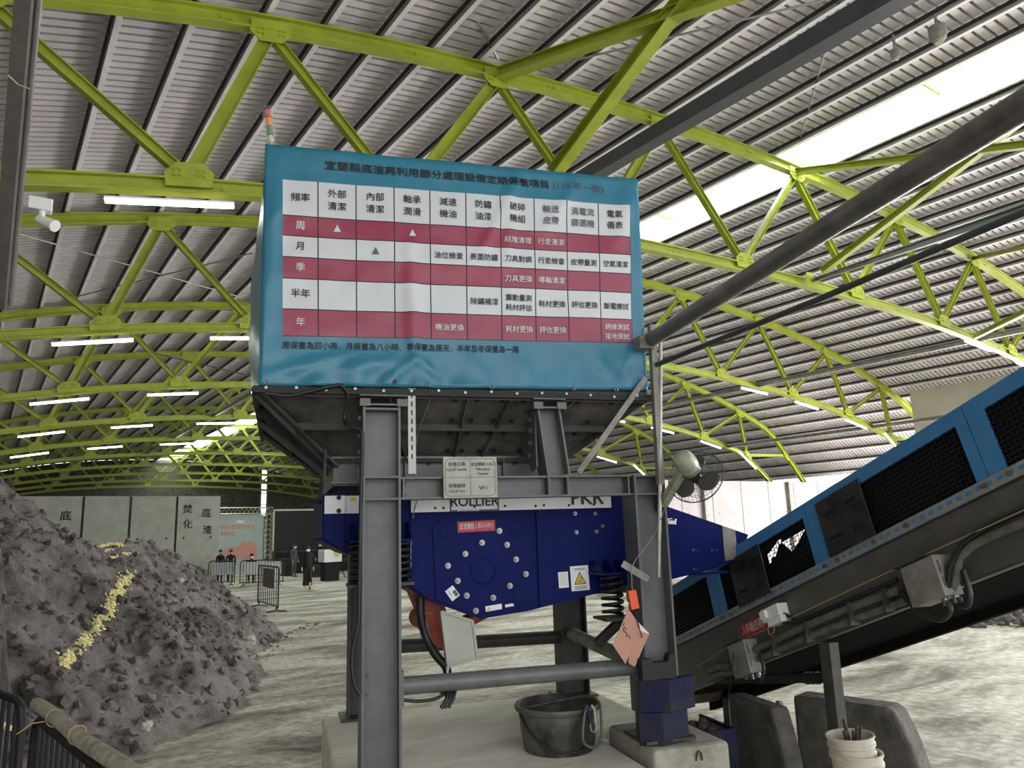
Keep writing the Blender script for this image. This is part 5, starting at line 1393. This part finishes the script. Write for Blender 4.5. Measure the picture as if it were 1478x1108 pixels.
def rock(px, py, s_, label):
    x, y, z = heap_hit(px, py)
    mb = MB()
    def sf(a, b):
        th, ph = b * PI, a * 2 * PI; d = A3(math.sin(th) * math.cos(ph), math.sin(th) * math.sin(ph), math.cos(th))
        return A3(x, y, z + s_ * .25) + d * s_ * (1 + .5 * mnoise.noise(Vector(tuple(d * 1.6 + px)))) * A3(1.2, .9, .75)
    mb.grid(sf, 14, 10); tag(mb.build('rock', M['concd'], smooth=40), label, 'rock', 'pale rocks on the heap')
def heap_hit(px, py):
    d = unit(ray(px, py)); t = 5.0
    while t < 30:
        p = CPOS + d * t
        if p[2] < max(heap_z(p[0], p[1]), 0): return p
        t += .04
    return p
rock(358, 926, .12, 'pale broken rock near the right end of the heap foot')
rock(207, 1051, .07, 'small pale rock at the heap foot near the floor edge')
rock(260, 838, .06, 'small whitish stone high on the right shoulder of the heap')
# yellow marking powder down the slope
mb = MB()
strokes = [[(182, 828), (176, 848), (162, 866)], [(162, 868), (152, 888), (140, 902), (128, 916), (114, 934)], [(110, 940), (96, 946), (92, 962)], [(142, 790), (158, 786), (172, 785)], [(152, 796), (168, 790), (178, 788)], [(160, 806), (176, 800), (186, 800)], [(0, 1046), (6, 1052)]]
for st in strokes:
    for (x0, y0), (x1, y1) in zip(st, st[1:]):
        wd = 9 if y0 > 815 else 3.5
        for k in range(int(math.hypot(x1 - x0, y1 - y0) * (11 if wd > 5 else 5))):
            t = random.random(); px = x0 + (x1 - x0) * t + random.gauss(0, wd * .55); py = y0 + (y1 - y0) * t + random.gauss(0, wd * .25)
            p = heap_hit(px, py); r = .010 + .026 * random.random() ** 2; nrm_ = unit(A3(.5, -.5, .75)); e_ = unit(np.cross(nrm_, A3(random.random(), random.random(), random.random()))); g_ = np.cross(nrm_, e_)
            p = p + nrm_ * .02
            mb.add([p + e_ * r, p + g_ * r * .7, p - e_ * r, p - g_ * r * .7, p + nrm_ * .012], [(0, 1, 4), (1, 2, 4), (2, 3, 4), (3, 0, 4), (0, 3, 2, 1)])
tag(mb.build('yellow_powder', M['ygreen'], smooth=0), 'broken streak of pale yellow powder down the heap slope', 'powder', kind='stuff')
# rubble at the far right
def on_rub():
    a_ = on_z(random.uniform(1385, 1560), random.uniform(884, 906), 0); return (a_[0], a_[1], .02 + .1 * random.random() ** 2)
lumps(420, on_rub, 'low dark rubble along the floor at the right edge', 'rubble', .02, .13, 'ash')
f0 = on_z(1432, 884, 0); f1 = on_z(1560, 893, 0)
barrier('low_fence', 'thin dark wire fence beyond the rubble at the right edge', f0, f1, .55, 9, .018, 'greyd', legs=False)

# ================================================================== FAR STAGE, BARRIERS, PEOPLE
def fence_px(x0, x1, y, label, h=1.1, nb=12, sheet=True, yw=35.0):
    a_ = on_z(x0, y, 0); b_ = on_z(x1, y - (x1 - x0) * .033, 0)
    t = barrier('crowd_barrier', label, a_, b_, h, nb, .022, 'blackiron')
    if sheet:
        d = unit(b_ - a_); n_ = A3(-d[1], d[0], 0)
        if n_[1] < 0: n_ = -n_
        L_ = np.linalg.norm(b_ - a_)
        MB().fbox(lambda s_, n2, z: a_ + d * s_ + n_ * n2 + A3(0, 0, z), .15, L_ - .1, .03, .04, .48, 1.03).build('white_sheet', M['white'], t, smooth=0)
    return t
fence_px(346, 408, 846, 'black crowd barrier with a white sheet in front of the seated man', nb=14)
fence_px(300, 338, 846, 'black crowd barrier with a white sheet beside the bunker wall edge', nb=10)
a_ = on_z(372, 875, 0); b_ = on_z(401, 884, 0)
t_ = barrier('crowd_barrier', 'single black crowd barrier with a faded notice standing on the open floor', a_, b_, 1.22, 10, .024, 'blackiron')
d = unit(b_ - a_); L_ = np.linalg.norm(b_ - a_)
MB().fbox(lambda s_, n2, z: a_ + d * s_ + A3(-d[1], d[0], 0) * n2 + A3(0, 0, z), L_ * .30, L_ * .85, -.035, -.025, .62, 1.16).build('notice', mat('faded_notice', (.20, .13, .15), .7, var=.4, scale=6), t_, smooth=0)

YS = 45.0
bk = thing('backdrop_screen', 'pale green event backdrop with pink lettering and a silver truss round it', 'backdrop', on_y(348, 815, YS) * A3(1, 1, 0))
a_ = on_y(300, 826, YS); b_ = on_y(381, 742, YS)
M['screen'] = mat('backdrop_print', (.36, .46, .42), .6, color2=(.46, .52, .52), scale=.5)
M['pinkprint'] = mat('pink_print', (.62, .30, .24), .6)
MB().box(a_[0], b_[0], YS, YS + .06, .2, b_[2]).build('screen_sheet', M['screen'], bk, smooth=0)
mb = MB()
def SP(px, py): return on_y(px, py, YS - .02)
for y0, y1, xs in ((757, 763, (318, 366)), (767, 773, (318, 339))):
    x = xs[0]
    while x < xs[1]: p = SP(x, y1); q = SP(x + 4.2, y0); mb.box(p[0], q[0], YS - .02, YS - .005, p[2], q[2]); x += 5.6
mb.build('print_block', M['pinkprint'], bk, smooth=0)
mb = MB(); mb.add([SP(x, y) for x, y in ((322, 796), (330, 790), (345, 788), (350, 781), (366, 782), (370, 790), (372, 806), (322, 806))], [tuple(range(8))])
mb.build('print_shape', M['pinkprint'], bk, smooth=0, recalc=False)
mb = MB(); mb.add([SP(x, y) for x, y in ((339, 753), (345, 750), (354, 752), (348, 755))], [(0, 1, 2, 3)]); mb.build('print_mark', M['label'], bk, smooth=0, recalc=False)
def truss_col(p, q, w, n):
    p = np.array(p, float); q = np.array(q, float); mb = MB(); d, sd, u = mb.frame(p, q, (0, 1, 0)); c = [sd * (i * w / 2) + u * (j * w / 2) for i, j in ((-1, -1), (1, -1), (1, 1), (-1, 1))]
    for k in c: mb.tube(p + k, q + k, .03, 6)
    for i in range(n):
        s0 = p + (q - p) * (i / n); s1 = p + (q - p) * ((i + 1) / n)
        for k in range(4): mb.tube(s0 + c[k], s1 + c[(k + 1) % 4], .018, 5)
    return mb
x1 = on_y(388, 745, YS)[0]; zt = on_y(350, 740, YS)[2]
truss_col((x1, YS, 0), (x1, YS, zt), .34, 12).build('truss_post', M['silver'], bk)
truss_col((a_[0], YS, zt + .12), (x1 + .2, YS, zt + .12), .34, 14).build('truss_bar', M['silver'], bk)
ld = thing('led_wall', 'large dark video wall standing on the stage left of the blue feeder', 'screen', on_y(430, 815, 44) * A3(1, 1, 0))
a_ = on_y(395, 795, 44); b_ = on_y(500, 736, 44)
MB().box(a_[0], b_[0], 44, 44.3, a_[2], b_[2]).build('screen_panel', M['ledscreen'], ld, smooth=0)
MB().box(a_[0] - .08, b_[0], 43.97, 44.0, b_[2], b_[2] + .1).box(a_[0] - .10, a_[0], 43.97, 44.0, a_[2], b_[2] + .1).build('screen_edge', M['silver'], ld, smooth=0)
MB().box(a_[0] + .3, b_[0] + 1, 43.6, 44.6, 0, a_[2] - .1).build('stage_front', M['cloth'], ld, smooth=0)
def boxthing(name, px0, px1, py0, py1, y, dep, m, label, cat):
    a_ = on_y(px0, py1, y); b_ = on_y(px1, py0, y); z0 = max(0, a_[2]) if a_[2] > .12 else 0
    t = thing(name, label, cat, ((a_[0] + b_[0]) / 2, y + dep / 2, z0))
    MB().box(a_[0], b_[0], y, y + dep, z0, b_[2]).build('cabinet', M[m], t, smooth=0, bevel=.02)
    MB().disc(((a_[0] + b_[0]) / 2, y - .001, (z0 + b_[2]) / 2), (0, -1, 0), min(b_[0] - a_[0], b_[2] - z0) * .35, .02, 20).build('cone', M['rubber'], t)
    return t
boxthing('speaker_cabinet', 453, 466, 815, 831, 38, .7, 'black', 'black speaker cabinet on the floor behind the walking woman', 'speaker')
boxthing('speaker_cabinet', 411, 424, 806, 829, 41, .8, 'black', 'tall black speaker cabinet in front of the video wall', 'speaker')
a_ = on_y(468, 803, 34); b_ = on_y(491, 786, 34)
pk = thing('stage_counter', 'white topped counter with dark base far behind the left end of the feeder', 'counter', ((a_[0] + b_[0]) / 2, 34.4, 0))
MB().box(a_[0], b_[0] + .1, 34, 34.8, .85, 1.42).build('white_front', M['white'], pk, smooth=0, bevel=.03)
MB().box(a_[0] + .1, b_[0], 34.08, 34.7, 0, .85).build('dark_base', M['cloth'], pk, smooth=0)
p = on_y(487, 797, 33.95); MB().ball(p, (.18, .05, .16), 8).build('lamp', M['glowyellow'], pk)
p = on_z(492, 834, 0)
st_ = thing('folding_stand', 'small black folding stand on the far floor behind the springs', 'stand', p)
mb = MB()
for s_ in (-1, 1): mb.tube(p + A3(s_ * .25, 0, .01), p + A3(-s_ * .2, 0, .8), .02, 8)
mb.box(p[0] - .6, p[0] + .6, p[1] - .3, p[1] + .3, .8, .95); mb.build('stand_body', M['black'], st_, smooth=0)


def person(label, loc, face, h, pose='stand', skirt=False, bodym='cloth', maskon=True):
    """one continuous skinned body, hair, mask and skirt as its children; face = heading angle"""
    k = h / 1.72
    J = {}
    st = {'stand': dict(lk=(0, 0), la=(0, 0), rk=(0, 0), ra=(0, 0)), 'walk': dict(lk=(.14, 0), la=(.10, 0), rk=(.02, 0), ra=(-.24, .07)), 'sit': dict(lk=(.42, 0), la=(.40, 0), rk=(.42, 0), ra=(.40, 0))}[pose]
    hipz = .92 if pose != 'sit' else .50
    dz = hipz - .92
    J['pelvis'] = (0, 0, hipz, .125, .10); J['belly'] = (0, 0, 1.08 + dz, .13, .09); J['chest'] = (0, .01, 1.30 + dz, .15, .10); J['neck0'] = (0, 0, 1.45 + dz, .065, .06)
    J['neck'] = (0, .01, 1.51 + dz, .052, .052); J['head0'] = (0, .02, 1.58 + dz, .075, .085); J['head'] = (0, .02, 1.67 + dz, .062, .075)
    E = [('pelvis', 'belly'), ('belly', 'chest'), ('chest', 'neck0'), ('neck0', 'neck'), ('neck', 'head0'), ('head0', 'head')]
    for s, kx, ax_ in ((-1, st['lk'], st['la']), (1, st['rk'], st['ra'])):
        n = 'L' if s < 0 else 'R'
        kz = .49 if pose != 'sit' else .50; az_ = .09
        J[n + 'hip'] = (s * .095, 0, hipz - .06, .088, .088); J[n + 'knee'] = (s * .10, kx[0], kz, .06, .06); J[n + 'ank'] = (s * .10, ax_[0], az_ + ax_[1], .042, .042); J[n + 'toe'] = (s * .11, ax_[0] + .15, .03 + ax_[1], .034, .03)
        E += [('pelvis', n + 'hip'), (n + 'hip', n + 'knee'), (n + 'knee', n + 'ank'), (n + 'ank', n + 'toe')]
        sw_ = {'stand': .02, 'walk': .12 * s, 'sit': .22}[pose]
        J[n + 'sh'] = (s * .185, 0, 1.40 + dz, .058, .058); J[n + 'el'] = (s * .235, -.02 + sw_ * .4, 1.13 + dz, .045, .045); J[n + 'wr'] = (s * .235, .05 + sw_, .90 + dz if pose != 'sit' else .98 + dz, .032, .032); J[n + 'ha'] = (s * .225, .08 + sw_ * 1.15, .80 + dz if pose != 'sit' else .97 + dz, .036, .022)
        E += [('chest', n + 'sh'), (n + 'sh', n + 'el'), (n + 'el', n + 'wr'), (n + 'wr', n + 'ha')]
        for fi, (fx, fl2) in enumerate(((-.022, .055), (-.008, .07), (.008, .066), (.02, .05), (-.04, .03))):
            q_ = J[n + 'ha']; f = n + 'f%d' % fi
            J[f] = (q_[0] + fx * .7, q_[1] + .02, q_[2] - fl2, .009, .009); E.append((n + 'ha', f))
    names = list(J); me = bpy.data.meshes.new('person')
    me.from_pydata([tuple(c * k for c in J[n][:3]) for n in names], [(names.index(a), names.index(b)) for a, b in E], [])
    tmp = bpy.data.objects.new('tmp_person', me); COL.objects.link(tmp)
    md = tmp.modifiers.new('skin', 'SKIN'); md.use_smooth_shade = True
    sv = me.skin_vertices[0].data
    for i, n in enumerate(names): sv[i].radius = (J[n][3] * k, J[n][4] * k); sv[i].use_root = (n == 'pelvis')
    ss = tmp.modifiers.new('sub', 'SUBSURF'); ss.levels = 2; ss.render_levels = 2
    bpy.context.view_layer.update()
    m2 = bpy.data.meshes.new_from_object(tmp.evaluated_get(bpy.context.evaluated_depsgraph_get()))
    bpy.data.objects.remove(tmp)
    o = bpy.data.objects.new('person', m2); COL.objects.link(o)
    m2.materials.clear()
    for mm in (M[bodym], M['skin'], M['black']): m2.materials.append(mm)
    for p_ in m2.polygons:
        c = p_.center / k; p_.use_smooth = True
        hand = abs(c.x) > .19 and c.z < (.90 + dz if pose != 'sit' else 1.02 + dz) and c.z > .6 + dz
        p_.material_index = 1 if (c.z > 1.50 + dz or hand) else (2 if c.z < .10 else 0)
        if skirt and .10 < c.z < .3: p_.material_index = 1
    o.location = tuple(map(float, loc)); o.rotation_euler = (0, 0, face - PI / 2); tag(o, label, 'person')
    INV['P'] = Matrix.Identity(4)
    def child(mb, name, m, smooth=180):
        c = mb.build(name, M[m], None, smooth=smooth); c.parent = o; return c
    hz = (1.64 + dz) * k
    mb = MB()
    def hairf(a, b):
        th, ph = a * 2 * PI, b * PI * .62; x = math.sin(ph) * math.cos(th); y = math.sin(ph) * math.sin(th); z = math.cos(ph)
        cut = .86 if y > .35 and z < .45 else 1.0
        return A3(x * .088 * k * cut, (.005 + y * .105 * cut) * k, hz + z * .108 * k)
    mb.grid(hairf, 24, 12)
    if skirt:
        def lh(a, b): th = PI + a * PI; return A3(math.cos(th) * .092 * k, (.0 + math.sin(th) * .10) * k, hz + (.05 - b * .28) * k)
        mb.grid(lh, 14, 8)
    child(mb, 'hair', 'hair')
    mb = MB().ball((0, .105 * k, hz - .015 * k), (.012 * k, .022 * k, .025 * k), 6); 
    for s in (-1, 1): mb.ball((s * .083 * k, .015 * k, hz - .01 * k), (.012 * k, .022 * k, .032 * k), 6)
    child(mb, 'nose_and_ears', 'skin')
    mb = MB()
    for s in (-1, 1): mb.ball((s * .033 * k, .092 * k, hz + .01 * k), (.014 * k, .008 * k, .008 * k), 6)
    child(mb, 'eyes', 'ink')
    if maskon:
        def mf(a, b): th = PI * (.5 + (a - .5) * 1.05); return A3(math.cos(th) * .086 * k, (.02 + math.sin(th) * .098 + .012 * math.sin(PI * b)) * k, hz + (-.118 + b * .075) * k)
        child(MB().grid(mf, 14, 6), 'face_mask', 'facemask')
    if skirt:
        child(MB().lathe([(.145, 1.02), (.16, .90), (.175, .6), (.20, .17), (.195, .165), (.0001, .60)], (0, 0, 0), n=24), 'skirt', 'cloth')
        for v in o.children[-1].data.vertices: v.co = Vector((v.co.x * k, (v.co.y * .72 + .02) * k, v.co.z * k))
        child(MB().lathe([(.172, 1.42), (.18, 1.30), (.165, 1.08), (.175, .88), (.168, .875)], (0, 0, 0), n=24), 'jacket', 'cloth')
        for v in o.children[-1].data.vertices: v.co = Vector((v.co.x * k, v.co.y * .66 * k, v.co.z * k))
    return o
def facing(p): return math.atan2(-p[1], -p[0])
p = on_z(443.5, 850.5, 0); person('woman in a white face mask and long black dress walking toward the camera', p, facing(p), 1.66, 'walk', True)
p = on_y(362, 842, 36.6); p[2] = 0; person('man in a black shirt and white face mask sitting behind the sheeted barrier', p, facing(p), 1.78, 'sit')
chair_ = thing('plain_chair', 'plain dark chair under the seated man behind the barrier', 'chair', p)
d_ = unit(A3(-p[0], -p[1], 0)); mb = MB()
for sx_ in (-1, 1):
    for sy_ in (-1, 1):
        q = p + A3(-d_[1], d_[0], 0) * .2 * sx_ + d_ * (.2 * sy_); MB().tube(q, q + A3(0, 0, .38), .015, 8).build('leg', M['black'], chair_)
MB().bar(p - d_ * .22 + A3(0, 0, .385), p + d_ * .22 + A3(0, 0, .385), .44, .03).build('seat', M['black'], chair_, smooth=0)
MB().bar(p - d_ * .24 + A3(0, 0, .40), p - d_ * .26 + A3(0, 0, .85), .42, .03, up=d_).build('backrest', M['black'], chair_, smooth=0)
p = on_y(332, 835, 38.2); p[2] = 0; person('person with black hair seen behind the left barrier, turned to the backdrop', p, facing(p) + PI, 1.55, 'stand', False, maskon=False)
p = on_y(317, 835, 37.4); p[2] = 0; person('person in black half hidden by the bunker wall edge behind the barrier', p, facing(p) + PI * .8, 1.58, 'stand', False, maskon=False)
p = on_z(424, 833, 0); person('person in dark clothes bending near the video wall, left of the walking woman', p, facing(p) + .9, 1.68, 'stand', False, 'clothg')
p = on_z(462, 829, 0); person('person in black standing by the speaker, right of the walking woman', p, facing(p) - .6, 1.72, 'stand', False)
